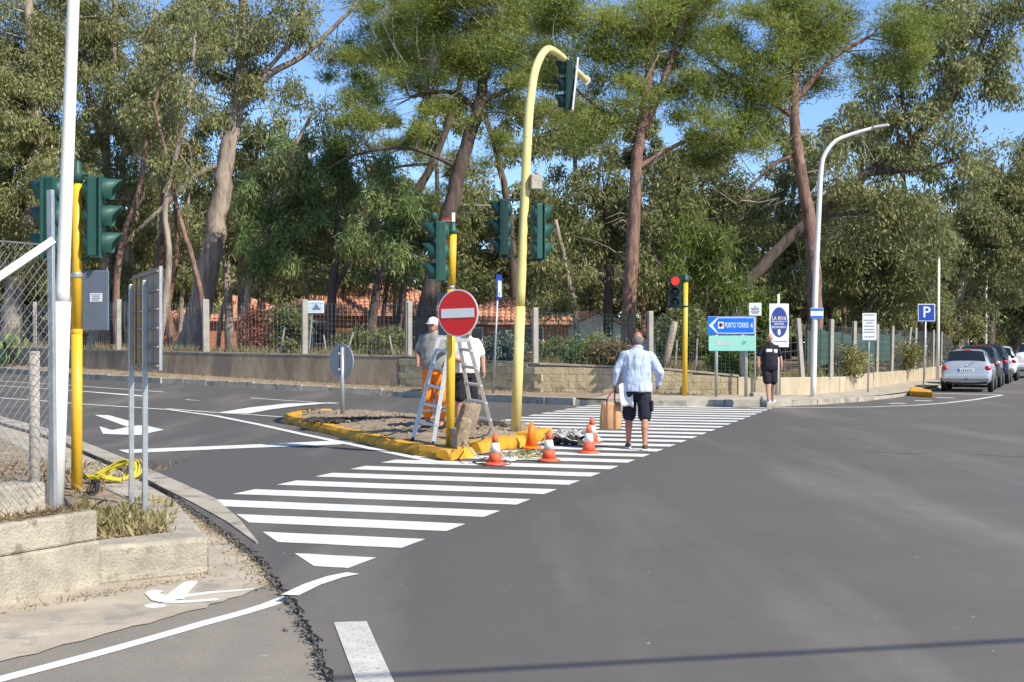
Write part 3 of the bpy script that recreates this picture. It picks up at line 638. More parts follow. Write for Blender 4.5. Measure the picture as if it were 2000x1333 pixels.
# --- direction sign
y = 36.3; x0, x1 = (1399-1000)/F*y, (1457-1000)/F*y; sc = F/y; n_ = Vector((-.12, -1, 0)).normalized(); R = frame(n_.x, n_.y)
g = thing('direction_sign', 'blue town direction board above a faded green board on two grey posts', 'road sign', (x0, y, .17))
for xx in (x0, x1): pole(g, [(xx, y, .1), (xx, y, 2.3)], .045, 'pole_grey', 'post')
cb = P(1429, 636, y-.09); ww, hh = 92/sc, 35/sc
bo = MB().box(cb, (ww, .02, hh), R).build('blue_board', 'white', g, bev=.012); rt = -(R @ Vector((1, 0, 0))) if (R @ Vector((1, 0, 0))).x < 0 else R @ Vector((1, 0, 0)); up = Vector((0, 0, 1))
def onb(a, h_): return cb+rt*a+up*h_+n_*.0125
def flat(pts2, m, name, parent, lift=.0, base=onb): q = [base(*p)+n_*lift for p in pts2]; return MB().add(q, [tuple(range(len(q)))]).build(name, m, parent)
hw, hv = ww/2-.004, hh/2-.004
flat([(-hw, -hv), (hw, -hv), (hw, hv), (-hw, hv)], 'blue', 'blue_film', bo)
flat([(-hw+.02, 0), (-hw+.25, hv-.02), (hw-.02, hv-.02), (hw-.02, -hv+.02), (-hw+.25, -hv+.02)], 'white', 'arrow_outline', bo, .002)
flat([(-hw+.13, 0), (-hw+.27, hv-.04), (hw-.04, hv-.04), (hw-.04, -hv+.04), (-hw+.27, -hv+.04)], 'blue', 'arrow_field', bo, .004)
ic = flat([(-.36, -.085), (-.21, -.085), (-.21, .095), (-.36, .095)], 'white', 'pictogram', bo, .006)
flat([(-.33, -.03), (-.27, -.05), (-.25, .02), (-.28, .07), (-.33, .05)], 'black', 'pictogram_mark', bo, .008); flat([(-.25, .0), (-.23, -.03), (-.23, .05), (-.25, .06)], 'red', 'pictogram_mark', bo, .008)
text('PORTO TORRES', onb(.13, 0)+n_*.007, .19, rt, up, 'white', bo, sx=.46); text('4', onb(hw-.105, -.01)+n_*.007, .2, rt, up, 'white', bo, sx=.7)
cg = P(1430, 671, y-.09); gb = MB().box(cg, (91/sc, .02, 30/sc), R).build('green_board', 'mint', g, bev=.012)
ong = lambda a, h_: cg+rt*a+up*h_+n_*.0125
M['mint_pale'] = mat('faded_film_pale', (.50, .60, .57), .5, .05, 3); M['mint_dark'] = mat('faded_print', (.20, .34, .30), .6, .1, 9)
flat([(-.42, -.05), (-.05, -.05), (-.05, .07), (-.42, .07)], 'mint_pale', 'faded_lettering', gb, .001, ong)
for a_, b_ in (((.26, .03), (.38, .045)), ((.28, -.01), (.36, .005)), ((.25, -.03), (.30, -.02))): flat([(a_[0], a_[1]), (b_[0], a_[1]), (b_[0], b_[1]+.012), (a_[0], b_[1]+.012)], 'mint_dark', 'faded_print', gb, .002, ong)
flat([(.42, -.17), (.47, -.17), (.57, .02), (.60, .08), (.52, .09), (.54, .04)], 'mint_pale', 'faded_arrow', gb, .002, ong)
# --- notice board and restaurant sign
def notice(label, px, top, bot, wd_px, base_y, y, lines, post_m='pole_grey', thk=.02, name='notice_board'):
    sc = F/y; x = (px-1000)/F*y; g = thing(name, label, 'sign', (x, y, .17)); c = P(px, (top+bot)/2, y-.05)
    pole(g, [((base_y[0]-1000)/F*y, y, .1), (x, y, c.z+(bot-top)/sc*.4)], .026, post_m, 'post', 10)
    f = MB().box(c, (wd_px/sc, thk, (bot-top)/sc), frame(-.1, -1)).build('board', 'white', g, bev=.008)
    for k, (dz, wl_) in enumerate(lines): MB().box(c+Vector((0, -.016, dz)), (wl_, .004, .022), frame(-.1, -1)).build('print_line', 'galv_dark', f)
    return g, c, f
notice('small white notice board on a thin post right of the blue direction board', 1475, 592, 617, 24, (1474, 768), 36.9, [(.08, .06), (.03, .22), (-.01, .2), (-.06, .24), (-.1, .18)])
MB().box(W(1478, 772, .22), (.32, .3, .14), RZ(.2)).build('stone_block', 'conc_warm', None, bev=.03, loc=W(1478, 772, .17))
tag(bpy.data.objects['stone_block'], 'flat tan stone at the foot of the small white notice board', 'stone')
notice('tall white notice board on a thin post right of the lamp post', 1698, 612, 665, 27, (1695, 768), 41.0, [(.36, .3), (.2, .32), (.12, .2), (.02, .3), (-.08, .3), (-.16, .34), (-.3, .3)])
y = 36.9; sc = F/y; c = P(1521.5, 636, y); g = thing('restaurant_sign', 'white upright panel with a blue oval behind the man in black', 'sign', (c.x, y+.06, .17))
pole(g, [(c.x-.02, y+.07, .1), (c.x, y+.07, HC+(YH-575)/sc)], .036, 'pole_white', 'post')
pb = MB().box(c, (38/sc, .03, 85/sc)).build('panel', 'white', g, bev=.006)
cc = c+Vector((0, -.0165, .085)); q = [cc+Vector((.232*math.cos(2*math.pi*k/40), 0, .41*math.sin(2*math.pi*k/40))) for k in range(40)]
M['oval'] = mat('oval_blue', (.035, .07, .30), .45, .05, 3); M['cream'] = mat('cream_print', (.80, .70, .45), .5, .04, 5)
ov = MB().add(q, [tuple(range(40))]).build('blue_oval', 'oval', pb); X_, Z_ = (1, 0, 0), (0, 0, 1)
text('LA RIVA', cc+Vector((0, -.004, .10)), .155, X_, Z_, 'cream', ov, sx=.72); text('SPIAGGIA', cc+Vector((0, -.004, -.045)), .075, X_, Z_, 'white', ov, sx=.85)
text('RESTAURANT', cc+Vector((0, -.004, -.135)), .088, X_, Z_, 'white', ov, sx=.74)
MB().box(cc+Vector((0, -.002, .02)), (.42, .003, .012)).build('rule', 'white', ov)
q = [cc+Vector((.04*math.cos(2*math.pi*k/20), -.004, -.27+.085*math.sin(2*math.pi*k/20))) for k in range(20)]; MB().add(q, [tuple(range(20))]).build('emblem', 'white', ov)
MB().box(c+Vector((.03, -.018, -.435)), (.36, .004, .03)).build('arrow_print', 'galv_dark', pb)
# --- parking sign
y = 44.2; sc = F/y; c = P(1809.5, 611, y); xb = (1803-1000)/F*y
g = thing('parking_sign', 'square blue parking sign with white P left of the silver car', 'road sign', (xb, y, .14))
pole(g, [(xb, y, .05), (c.x, y+.04, c.z+.2)], .028, 'pole_grey', 'post', 10)
pb = MB().box(c, (.55, .018, .57), frame(-.1, -1)).build('panel', 'white', g, bev=.03); Rp = frame(-.1, -1)
MB().box(c-Vector((.001, .010, 0)), (.50, .004, .52), Rp).build('blue_face', 'blue_dark', pb, bev=.02)
text('P', c+Vector((-.002, -.014, -.0)), .50, (1, -.1, 0), Z_, 'white', pb, depth=.004)
# --- round sign seen from behind, on the island tip
b0 = W(669, 812, .15); x, y = b0.x, b0.y; sc = F/y
g = thing('round_sign', 'round grey back of a traffic sign on a post at the island tip', 'road sign', b0)
pole(g, [(x, y, .1), (x-.01, y, HC+(YH-678)/sc)], .042, 'pole_grey', 'post'); MB().box((x-.05, y-.005, HC+(YH-705)/sc), (.03, .03, .56)).build('mounting_channel', 'black', g)
R = frame(.66, .75); Rl = R @ Matrix.Rotation(math.radians(-90), 3, 'X'); c = P(667, 706, y+.06)
dd = MB().lathe(c, [(.345, -.01), (.36, -.006), (.36, .012), (.34, .014)], 40, Rl).build('sign_disc', 'galv_dark', g, False)
for dz in (.16, -.16): MB().box(Vector((x, y+.02, c.z+dz)), (.2, .03, .045), RZ(.5)).build('clamp', 'galv_dark', g)
# --- small tilted sign, narrow blue sign on the far verge
y = 46.2; xb, xt = (599-1000)/F*y, (611-1000)/F*y; c = P(617, 600, y-.05)
g = thing('small_sign', 'small white sign with a blue peak picture on a crooked thin post', 'sign', (xb, y, .28))
pole(g, cubic([(xb, y, .15), ((604-1000)/F*y, y, 1.4), (xt, y, c.z+.1)], 5), .03, 'pole_grey', 'post', 8)
pb = board(g, c, .56, .42, .1, -1, 'white', 'panel', .02)
q = lambda a, h_: c+Vector((a, -.014+a*.1, h_)); M['sky_print'] = mat('pale_blue_print', (.45, .58, .70), .5, .05, 4)
MB().add([q(-.24, -.17), q(.24, -.17), q(.24, .17), q(-.24, .17)], [(0, 1, 2, 3)]).build('print_field', 'sky_print', pb)
MB().add([q(-.12, -.1)+Vector((0, -.003, 0)), q(.16, -.1)+Vector((0, -.003, 0)), q(.07, .04)+Vector((0, -.003, 0)), q(0, .12)+Vector((0, -.003, 0))], [(0, 1, 2, 3)]).build('peak_print', 'slate', pb)
y = 38.3; xb, xt = (963-1000)/F*y, (973-1000)/F*y; c = P(975, 561, y)
g = thing('narrow_sign', 'blue sign seen nearly edge-on on a thin post left of the curved mast', 'road sign', (xb, y, .22))
pole(g, [(xb, y, .1), (xt, y, c.z+.2)], .03, 'pole_grey', 'post', 8)
pb = MB().box(c, (.62, .03, .68), frame(.97, -.22)).build('panel', 'blue_dark', g, bev=.02)
R = frame(.97, -.22); MB().box(c+R @ Vector((0, .018, -.05)), (.4, .006, .45), R).build('print_field', 'white', pb); MB().box(c+R @ Vector((.08, .022, -.2)), (.1, .004, .09), R).build('print_mark', 'black', pb)
# --- twin-post sign seen from behind
pa, pb_ = Vector((-3.11, 11.5, .15)), Vector((-3.45, 12.3, .15)); dr = (pa-pb_).normalized(); dr.z = 0
g = thing('twin_post_sign', 'back of a ribbed sign panel on two galvanised posts in the planting bed', 'road sign', pa)
for p in (pa, pb_): MB().box(p+Vector((0, 0, .98)), (.045, .045, 2.02), RZ(math.atan2(dr.y, dr.x))).build('post', 'pole_grey', g, bev=.006)
R = RZ(math.atan2(dr.y, dr.x)); ctr = pa-dr*.45; nn_ = Vector((dr.y, -dr.x, 0)); nn_ = -nn_ if nn_.x < 0 else nn_   # printed side faces away to the right
M['panel_back'] = mat('weathered_panel_back', (.30, .265, .22), .7, .12, 3, spot=((.22, .17, .12), 4, .6))
pn = MB().box(ctr+nn_*.07+Vector((0, 0, 1.66)), (1.7, .02, .85), R).build('panel', 'panel_back', g)
for k in range(6): MB().box(ctr+nn_*.048+Vector((0, 0, 1.27+.156*k)), (1.70, .022, .014), R).build('rail', 'panel_back', g)
for a_ in (.25, .55): MB().box(ctr-dr*a_+nn_*.05+Vector((0, 0, 1.66)), (.035, .012, .8), R).build('tape_strip', 'pole_yellow', g)
MB().box(ctr+dr*.852+nn_*.07+Vector((0, 0, 1.66)), (.006, .024, .86), R).build('edge_trim', 'pole_grey', g)
# --- lamp posts
b0 = P(109, 938, 10.6); tp = P(143, 0, 10.6); ax = (tp-b0).normalized()
g = thing('lamp_post', 'thick white lamp pole close by at the left edge of the picture', 'lamp post', (b0.x, b0.y, .15))
mid_ = b0+ax*((HC+(YH-590)/F*10.6-b0.z)/ax.z); base = b0-ax*.5
pole(g, [base, mid_], .066, 'pole_white', n=20); pole(g, [mid_-ax*.01, mid_+ax*.09, mid_+ax*2.2, mid_+ax*6], [.066, .052, .047, .036], 'pole_white', 'shaft', 20)
top = mid_+ax*6; pole(g, cubic([top-ax*.02, top+Vector((.1, .1, .5)), top+Vector((.7, .5, .8)), top+Vector((1.4, 1., .9))], 5), .03, 'pole_white', 'arm', 10)
MB().box(top+Vector((1.75, 1.25, .92)), (.7, .28, .1), RZ(.62), .8).build('lantern', 'galv_dark', g, bev=.03)
y = 36.9; pts = [P(a, c_, y) for a, c_ in ((1588, 778), (1593, 560), (1600, 400), (1604, 332), (1611, 302), (1632, 276), (1665, 262), (1706, 250))]
g = thing('lamp_post', 'tall white lamp post with curved arm and small blue plate in front of the pine', 'lamp post', pts[0])
cp = cubic(pts, 5); pole(g, cp, [lerp(.082, .042, i/len(cp)) for i in range(len(cp))], 'pole_white', n=14)
MB().box(P(1719, 247, y), (.52, .22, .09), Matrix.Rotation(math.radians(-9), 3, 'Y'), .8).build('lantern', 'galv_dark', g, bev=.03)
pb = board(g, P(1595.5, 612, y-.09), 25/F*y, 20/F*y, -.05, -1, 'white', 'plate')
for dz in (.10, -.105): MB().box(P(1595.5, 612, y-.1)+Vector((0, -.002, dz)), (24/F*y, .008, .062), frame(-.05, -1)).build('blue_stripe', 'blue', pb)
for px, y, top, lb in ((1832.5, 55.3, 505, 'slim white mast standing behind the parking sign'), (1926, 74, 525, 'distant thin white mast above the parked cars')):
    x = (px-1000)/F*y; g = thing('lamp_post', lb, 'lamp post', (x, y, .15)); zt = HC+(YH-top)/F*y
    pole(g, [(x-.03, y, .1), (x, y, zt*.5), (x+.03, y, zt)], [.08, .065, .05], 'pole_white', n=10)
    MB().lathe((x+.03, y, zt), [(.06, 0), (.055, .05), (.02, .07)], 10).build('pole_cap', 'galv_dark', g)
# overhead service cable crossing behind the viewpoint (its shadow lies on the road)
a, c = Vector((-30.1, -6.64, 7.7)), Vector((44.7, 10.64, 7.7)); cb_ = MB().tube([lerp(a, c, k/12)+Vector((0, 0, -.5*math.sin(math.pi*k/12))) for k in range(13)], .028, 6).build('overhead_cable', 'cable_k')
tag(cb_, 'service cable overhead, seen as a thin shadow line on the road', 'cable')
# --- bollard stub by the far kerb
p = W(1490, 795, 0); g = MB().lathe(p, [(.06, -.02), (.06, .24), (.05, .27), (.01, .28)], 12).build('bollard', 'galv_dark', None, True, loc=p); tag(g, 'short dark stub post at the kerb by the man in black', 'bollard')
# ---------------------------------------------------------------- chain-link fence, near left
fA, fB = A2+t*.0+nn*.05, B2-t*.06+nn*.02; t2 = (fB-fA).normalized() if (fB-fA).length else t
t2 = (B2-A2).normalized(); fo = B2-nn*.02
g = thing('chain_link_fence', 'rusting chain-link fence with diagonal brace at the left edge', 'fence', fo)
L_, z0, z1, dm = 2.6, .52, 2.28, .062; b = MB()
def clip(s0, dz_):                          # line z = z0 + dz_*(s-s0)
    pts_ = []
    for s_ in (0, L_): z_ = z0+dz_*(s_-s0); pts_.append((s_, z_)) if z0 <= z_ <= z1 else None
    for z_ in (z0, z1): s_ = s0+(z_-z0)/dz_; pts_.append((s_, z_)) if 0 < s_ < L_ else None
    return pts_[:2] if len(pts_) >= 2 else None
for dz_ in (1.15, -1.15):
    s_ = -3.5
    while s_ < 7:
        q_ = clip(s_, dz_)
        if q_:
            n_ = max(2, int(abs(q_[1][0]-q_[0][0])/.12)); pp = []
            for k in range(n_+1): f = k/n_; ss, zz = lerp(q_[0][0], q_[1][0], f), lerp(q_[0][1], q_[1][1], f); pp.append(fo-t2*ss+Vector((0, 0, zz))+nn*(.025*math.sin(ss*5+zz*3))-Vector((0, 0, fo.z)))
            b.tube(pp, .0017, 4, False)
        s_ += dm
stuff(b.build('chain_link', 'wire', g))
p0 = fo-nn*.03; MB().box((p0.x, p0.y, 1.55), (.03, .05, 2.2), RZ(math.atan2(t2.y, t2.x)) @ Matrix.Rotation(math.radians(-.8), 3, 'X')).build('post', 'pole_grey', g, bev=.006)
MB().tube([p0-t2*.06+nn*.1+Vector((0, 0, .3-p0.z)), p0-t2*.06+nn*.1+Vector((0, 0, 1.55-p0.z))], .036, 10).build('post', 'post', g, True)
MB().tube([Vector((p0.x, p0.y, 2.30)), Vector((p0.x, p0.y, 0))-t2*2.3+Vector((0, 0, .95))], .034, 4).build('brace', 'pole_white', g)
MB().tube([Vector((p0.x, p0.y, 2.27))-t2*L_*k_ for k_ in (0, 1)], .006, 5).build('strain_wire', 'wire', g)
# ---------------------------------------------------------------- ladder
g = thing('ladder', 'aluminium folding ladder standing astride the island pole', 'ladder', W(880, 868, .15))
sec = {}
for nm, (a0, a1, c0, c1) in {'left': (W(806, 860, .16), P(857, 661, 20.7), W(846, 868, .14), P(879, 666, 20.15)), 'right': (W(928, 846, .16), P(896, 662, 21.3), W(965, 853, .14), P(914, 664, 20.75))}.items():
    for p, q in ((a0, a1), (c0, c1)):
        dr_ = (q-p).normalized(); s_ = Vector((0, 1, 0)).cross(dr_).normalized(); R = Matrix((s_, dr_.cross(s_), dr_)).transposed()
        rl = MB().box((p+q)/2, (.06, .085, (q-p).length), R).build('rail', 'alu', g, bev=.004); MB().box(p, (.045, .09, .07), R).build('foot', 'black', rl)
    for k in range(1, 6):
        f = k/5.6; u_, v_ = lerp(a0, a1, f), lerp(c0, c1, f); ex = (v_-u_).normalized()*.05; MB().tube([u_-ex, v_+ex], .026, 8).build('rung', 'alu', g)
for a_, c_ in ((P(857, 661, 20.7), P(896, 662, 21.3)), (P(879, 666, 20.15), P(914, 664, 20.75))): MB().box((a_+c_)/2, ((c_-a_).length+.06, .05, .055), RZ(math.atan2((c_-a_).y, (c_-a_).x))).build('hinge_bar', 'alu', g, bev=.006)
# footing chunks at the pole
for nm, c, sz, rz, lab in (('footing_slab', W(903, 874, .12)+Vector((0, 0, .19)), (.24, .10, .44), .5, 'broken tan concrete slab leaning against the island pole'), ('footing_rock', W(907, 868, .12)+Vector((.02, .25, .28)), (.30, .28, .62), .3, 'rough lump of earth and concrete behind the leaning slab')):
    vs_ = MB().box((0, 0, 0), sz, Matrix.Rotation(math.radians(14), 3, 'Y') @ RZ(rz), .75); vs_.v = [tuple(Vector(v)+c+Vector((random.gauss(0, .02),)*3)) for v in vs_.v]
    o = vs_.build(nm, 'dirt', None, loc=c-Vector((0, 0, sz[2]/2)), bev=.03); tag(o, lab, 'rock')
MB().prism([W(880, 882, .1), W(893, 884, .1), W(886, 876, .1), W(878, 875, .1)], .08, .42).build('footing_board', 'dirt', None, loc=W(884, 880, .1)); tag(bpy.data.objects['footing_board'], 'narrow dark board at the foot of the island pole', 'board')
# ---------------------------------------------------------------- cones and cables
def cone(loc, label, new=False, h=.42, lean=0.):
    g = thing('traffic_cone', label, 'traffic cone', loc, 'traffic cones around the open trench'); x, y, z = loc; a = 'cone_new' if new else 'cone'
    r0, r1 = .098, .026
    rr = lambda f: lerp(r0, r1, f); q = [0, .03, .06]
    MB().lathe(loc, [(.155, .004), (.16, .012), (.155, .03), (.11, .04), (.1, .045)], 8 if not new else 16).build('base', a, g, True)
    def seg(f0, f1, m, nm, gr=0.): MB().lathe(loc, [(rr(f0)+gr, .04+f0*(h-.04)), (rr(f1)+gr, .04+f1*(h-.04))], 20).build(nm, m, g, True)
    if new: seg(0, 1, a, 'body'); 
    else: seg(0, .34, a, 'body'); seg(.34, .68, 'cone_band', 'white_band', .002); seg(.68, 1, a, 'tip')
    MB().lathe((x, y, z+h-.003), [(r1, 0), (r1*.7, .008), (.004, .009)], 14).build('cap', a, g, True)
cone(W(967, 909), 'nearest worn cone, a dark cable looped round its base'); cone(W(1072, 902), 'worn cone with white band right of the olive cable heap')
cone(W(1150, 886), 'worn cone in front, of the pair closest to the walking man'); cone(W(1156, 867), 'worn cone half hidden behind another near the walking man'); cone(W(1038, 877), 'clean bright orange cone without a white band', True)
def tangle(name, label, c, rx, ry, n, m, r=.009, zz=.05, coil=False, hz=0.):
    b = MB(); c = Vector(c)
    for k in range(n):
        a0 = random.random()*6.28; sp = random.uniform(3, 6.2) if not coil else 6.28; pts_ = []
        s1 = random.uniform(.45, 1) if not coil else random.uniform(.62, 1); ox, oy = (random.gauss(0, rx*.3), random.gauss(0, ry*.3)) if not coil else (random.gauss(0, .035), random.gauss(0, .035))
        for j in range(15):
            a = a0+sp*j/14; lift = hz*max(0, math.sin(a+.5)) if coil else 0
            pts_.append((c.x+ox+rx*s1*math.cos(a), c.y+oy+ry*s1*math.sin(a), c.z+r+random.uniform(0, zz)*(.5+.5*math.sin(a*2))+lift))
        b.tube(cubic(pts_, 2), r, 6)
    o = b.build(name, m, None, True, loc=c); return tag(o, label, 'cable')
tangle('cable_heap', 'white cables tangled on the stripes behind the bright orange cone', W(1112, 857, .004), .42, .8, 16, 'cable_w', .012, .16)
tangle('cable_heap', 'black cables lying among the white ones near the trench', W(1108, 866, .004), .3, .35, 8, 'cable_k', .02, .1)
tangle('cable_heap', 'olive and straw coloured cable heap between the two front cones', W(1016, 892, .004), .33, .5, 14, 'cable_g', .008, .07)
tangle('cable_loop', 'thin dark cable loops round the nearest cone', W(948, 906, .004), .36, .42, 4, 'cable_k', .006, .015)
tangle('cable_loop', 'white cable loops beside the nearest cone', W(985, 897, .004), .2, .4, 6, 'cable_w', .010, .05)
o = MB().tube(cubic([P(905, 860, 19.6), W(925, 885, .16), W(945, 895, .02), W(975, 888, .02), W(1010, 880, .02)], 5), .011, 6).build('loose_cable', 'cable_w', None, True, loc=W(945, 895)); tag(o, 'pale cable running from the island pole over the yellow kerb', 'cable')
o = MB().tube(cubic([P(918, 800, 20.5), P(912, 850, 20.4), W(925, 856, .25), W(950, 850, .25), P(958, 838, 20.8)], 5), .013, 6).build('loose_cable', 'cable_k', None, True, loc=W(925, 856)); tag(o, 'dark cable hanging between the right ladder legs', 'cable')
tangle('cable_coil', 'coil of yellow cable lying behind the twin-post sign', W(222, 940, .17)+Vector((0, 0, .02)), .27, .22, 13, 'cable_y', .010, .06, True, .13)
tangle('cable_coil', 'black cable loop among the dry plants at the yellow pole', W(173, 965, .17), .06, .05, 3, 'black', .009, .02, True, .10)
# ================================================================ people
def vox(o, size, it=4, folds=0., fs=.12):
    m = o.modifiers.new('skin_join', 'REMESH'); m.mode = 'VOXEL'; m.voxel_size = size; m.use_smooth_shade = True
    s_ = o.modifiers.new('soften', 'SMOOTH'); s_.factor = .5; s_.iterations = it
    if folds:
        tx = bpy.data.textures.new('folds', 'CLOUDS'); tx.noise_scale = fs; tx.noise_depth = 1
        dm_ = o.modifiers.new('folds', 'DISPLACE'); dm_.texture = tx; dm_.strength = folds; dm_.mid_level = .5; dm_.texture_coords = 'LOCAL'
    return o
def hand(b, w_, d_, side, curl=.5):
    d_ = Vector(d_).normalized(); s_ = Vector((0, 1, 0)); s_ = (s_-d_*s_.dot(d_)).normalized(); p_ = d_.cross(s_)*side   # across, palm normal
    b.cap(w_, w_+d_*.035, .026, .030); 
    for k in (-1.2, -.4, .4, 1.2): b.cap(w_+d_*.03+s_*k*.011, w_+d_*.085+s_*k*.0185, .014, .0125, 8)
    for k, ln in ((-1.5, .062), (-.5, .072), (.5, .078), (1.5, .07)):
        q0 = w_+d_*.088+s_*k*.0195; q1 = q0+(d_*(1-.4*curl)-p_*curl*.7).normalized()*ln*.5; q2 = q1+(d_*(.9-curl)-p_*(.3+curl)).normalized()*ln*.5
        b.cap(q0, q1, .0105, .0098, 8); b.cap(q1, q2, .0098, .0085, 8)
    t0 = w_+d_*.03+s_*.03; t1 = t0+(d_*.7+s_*.6-p_*.3).normalized()*.04; b.cap(t0, t1, .0125, .0115, 8); b.cap(t1, t1+(d_*.9-p_*.5).normalized()*.032, .0115, .009, 8)
def ztube(b, rows, n=20):                   # flattened stack: (x, y, z, rx, ry)
    vs, fs = [], []; m = len(rows)
    for (x, y, z, rx, ry) in rows:
        for k in range(n): a = 2*math.pi*k/n; vs.append((x+rx*math.cos(a), y+ry*math.sin(a), z))
    for i in range(m-1):
        for k in range(n): fs.append((i*n+k, i*n+(k+1) % n, (i+1)*n+(k+1) % n, (i+1)*n+k))
    b.add(vs, fs+[tuple(reversed(range(n))), tuple(range((m-1)*n, m*n))])
def person(label, loc, rz, J, skin, top, bottom, shoes, girth=1., head_tilt=(0, .09), hair=None, hat=None, socks=None, face=True):
    loc = Vector(loc); g = thing('person', label, 'person', loc); V = lambda k: Vector(J[k])
    def fin(b, nm, m, par, **k): b.xf(loc, rz); o = b.build(nm, m, par); return o
    b = MB(); hx, hy = head_tilt; hc = V('head')
    b.ell((0, .0, 1.30), (.175*girth, .12*girth, .19)); b.ell((0, .025*girth, 1.10), (.17*girth, .13*girth, .2)); b.ell((0, 0, .97), (.17, .125, .15))
    b.cap((0, .01, 1.44), hc+Vector((0, -.025, -.08)), .062, .056); b.ell(hc, (.077, .097, .117)); b.ell(hc+Vector((0, .03, -.05)), (.06, .07, .07))
    b.ell(hc+Vector((0, .10, -.012)), (.014, .018, .024), None, 8, 6)
    for s_ in (-1, 1): b.ell(hc+Vector((s_*.078, -.005, -.005)), (.012, .02, .032), None, 8, 6)
    for s_, L_ in ((-1, 'l'), (1, 'r')):
        sh, el, wr = V(L_+'sh'), V(L_+'el'), V(L_+'wr'); b.cap((s_*.08, 0, 1.41), sh, .062, .058); b.cap(sh, el, .055, .043); b.cap(el, wr, .042, .028)
        hand(b, wr, (wr-el).normalized()*.6+Vector((0, .05, -.5)), s_, J.get('curl', .5))
        hp, kn, an = Vector((s_*.095, 0, .93)), V(L_+'kn'), V(L_+'an'); toe = an+Vector((s_*.02, .15, -.045)); heel = an+Vector((0, -.045, -.045))
        b.cap(hp, kn, .088, .058); b.cap(kn, an+(kn-an)*.55+Vector((0, -.015, 0)), .054, .058); b.cap(kn+(an-kn)*.4+Vector((0, -.01, 0)), an, .055, .034); b.cap(an, toe, .036, .028); b.cap(an, heel, .036, .03)
    body = vox(fin(b, 'body', skin, g), .0075, 4)
    if face:
        for s_ in (-1, 1): e = MB().ell(hc+Vector((s_*.031, .084, .012)), (.014, .012, .008), None, 8, 6); fin(e, 'eye', 'black', body)
        fin(MB().box(hc+Vector((0, .089, -.055)), (.045, .012, .008)), 'mouth', 'bag_red', body)
    t = MB(); hem = top['hem']; gx = top.get('gx', .225)*girth; gy = top.get('gy', .155)*girth
    ztube(t, [(0, 0, hem, gx*1.0, gy*1.03), (0, .01, hem+.12, gx*1.02, gy*1.06), (0, .012, 1.12, gx, gy*1.04), (0, .0, 1.3, gx*1.0, gy), (0, 0, 1.42, gx*.93, gy*.86), (0, .01, 1.475, gx*.66, gy*.72), (0, .02, 1.52, gx*.4, gy*.55), (0, .035, 1.545, .072, .075)])
    for s_, L_ in ((-1, 'l'), (1, 'r')):
        sh, el, wr = V(L_+'sh'), V(L_+'el'), V(L_+'wr'); t.cap((s_*.08, 0, 1.43), sh, .085, .078)
        if top['sleeve'] == 'long': t.cap(sh, el, .082, .07); t.cap(el, wr+(el-wr)*.12, .07, .048)
        else: t.cap(sh, sh+(el-sh)*.72, .082, .076)
    tp = vox(fin(t, 'shirt', top['m'], g), .011, 3, top.get('folds', .02), top.get('fs', .1))
    if top.get('collar'): fin(MB().tube([hc+Vector((.068*math.cos(a), -.03+.068*math.sin(a), -.125-.02*math.sin(a))) for a in [2*math.pi*k/16 for k in range(17)]], .018, 8), 'collar', top['m'], g)
    p = MB(); ztube(p, [(0, 0, .84, .185*girth, .14*girth), (0, 0, .92, .19*girth, .145*girth), (0, .01, 1.02, .18*girth, .14*girth)])
    for s_, L_ in ((-1, 'l'), (1, 'r')):
        hp, kn, an = Vector((s_*.098, 0, .9)), V(L_+'kn'), V(L_+'an'); hz_ = bottom['hem']
        if hz_ < kn.z-.1: p.cap(hp, kn, .11, .088); p.cap(kn, kn+(an-kn)*((kn.z-hz_)/(kn.z-an.z)), .088, .078)
        else: f = (hp.z-hz_)/(hp.z-kn.z); p.cap(hp, hp+(kn-hp)*f*.9, .115, bottom.get('r', .098))
    bt = vox(fin(p, 'trousers' if bottom['hem'] < .4 else 'shorts', bottom['m'], g), .011, 3, .016, .09)
    for s_, L_ in ((-1, 'l'), (1, 'r')):
        an = V(L_+'an'); q = MB(); h_ = shoes.get('h', .06)
        q.ell(an+Vector((s_*.01, .06, -.055)), (.05, .145, .035)); q.ell(an+Vector((0, -.02, -.04)), (.047, .065, h_))
        so = fin(q, 'shoe', shoes['m'], g); vox(so, .009, 2)
        fin(MB().box(an+Vector((s_*.01, .05, -.082)), (.09, .28, .022)), 'sole', shoes.get('sole', 'white'), so)
    if hair: q = MB(); q.ell(hc+Vector((0, -.028, -.012)), (.0815, .082, .085)); fin(q, 'hair', hair, body)
    if hat:
        q = MB(); q.ell(hc+Vector((0, 0, .05)), (.09, .108, .088)); ho = fin(q, 'cap', hat, g); [setattr(f, 'use_smooth', True) for f in ho.data.polygons]
        v = MB(); v.ell(hc+Vector((0, .115, .03)), (.075, .075, .012)); fin(v, 'peak', hat, ho)
    return g, fin
# man walking away with a bag
loc = W(1244, 878, .004); rz = -.12
Jm = dict(head=(.012, .075, 1.665), lsh=(-.19, 0, 1.415), lel=(-.305, -.02, 1.19), lwr=(-.335, .03, .97), rsh=(.19, 0, 1.415), rel=(.345, -.04, 1.18), rwr=(.325, .05, .97), lkn=(-.125, .16, .51), lan=(-.135, .20, .095), rkn=(.12, -.02, .50), ran=(.125, -.22, .10), curl=.75)
g, fin = person('man seen from behind in a pale blue shirt and dark shorts on the crossing', loc, rz, Jm, 'skin_tan', dict(m='shirt_blue', hem=.87, sleeve='long', folds=.035, fs=.16, collar=True, gx=.215, gy=.165), dict(m='navy', hem=.47, r=.105), dict(m='leather', h=.035, sole='white'), 1.06, hair='hair_grey', face=False)
fin(MB().box((.225, -.02, .66), (.05, .14, .17)), 'cargo_pocket', 'navy', g)
for o in g.children:
    if o.name.startswith('cargo'): o.modifiers.new('bevel', 'BEVEL').width = .02
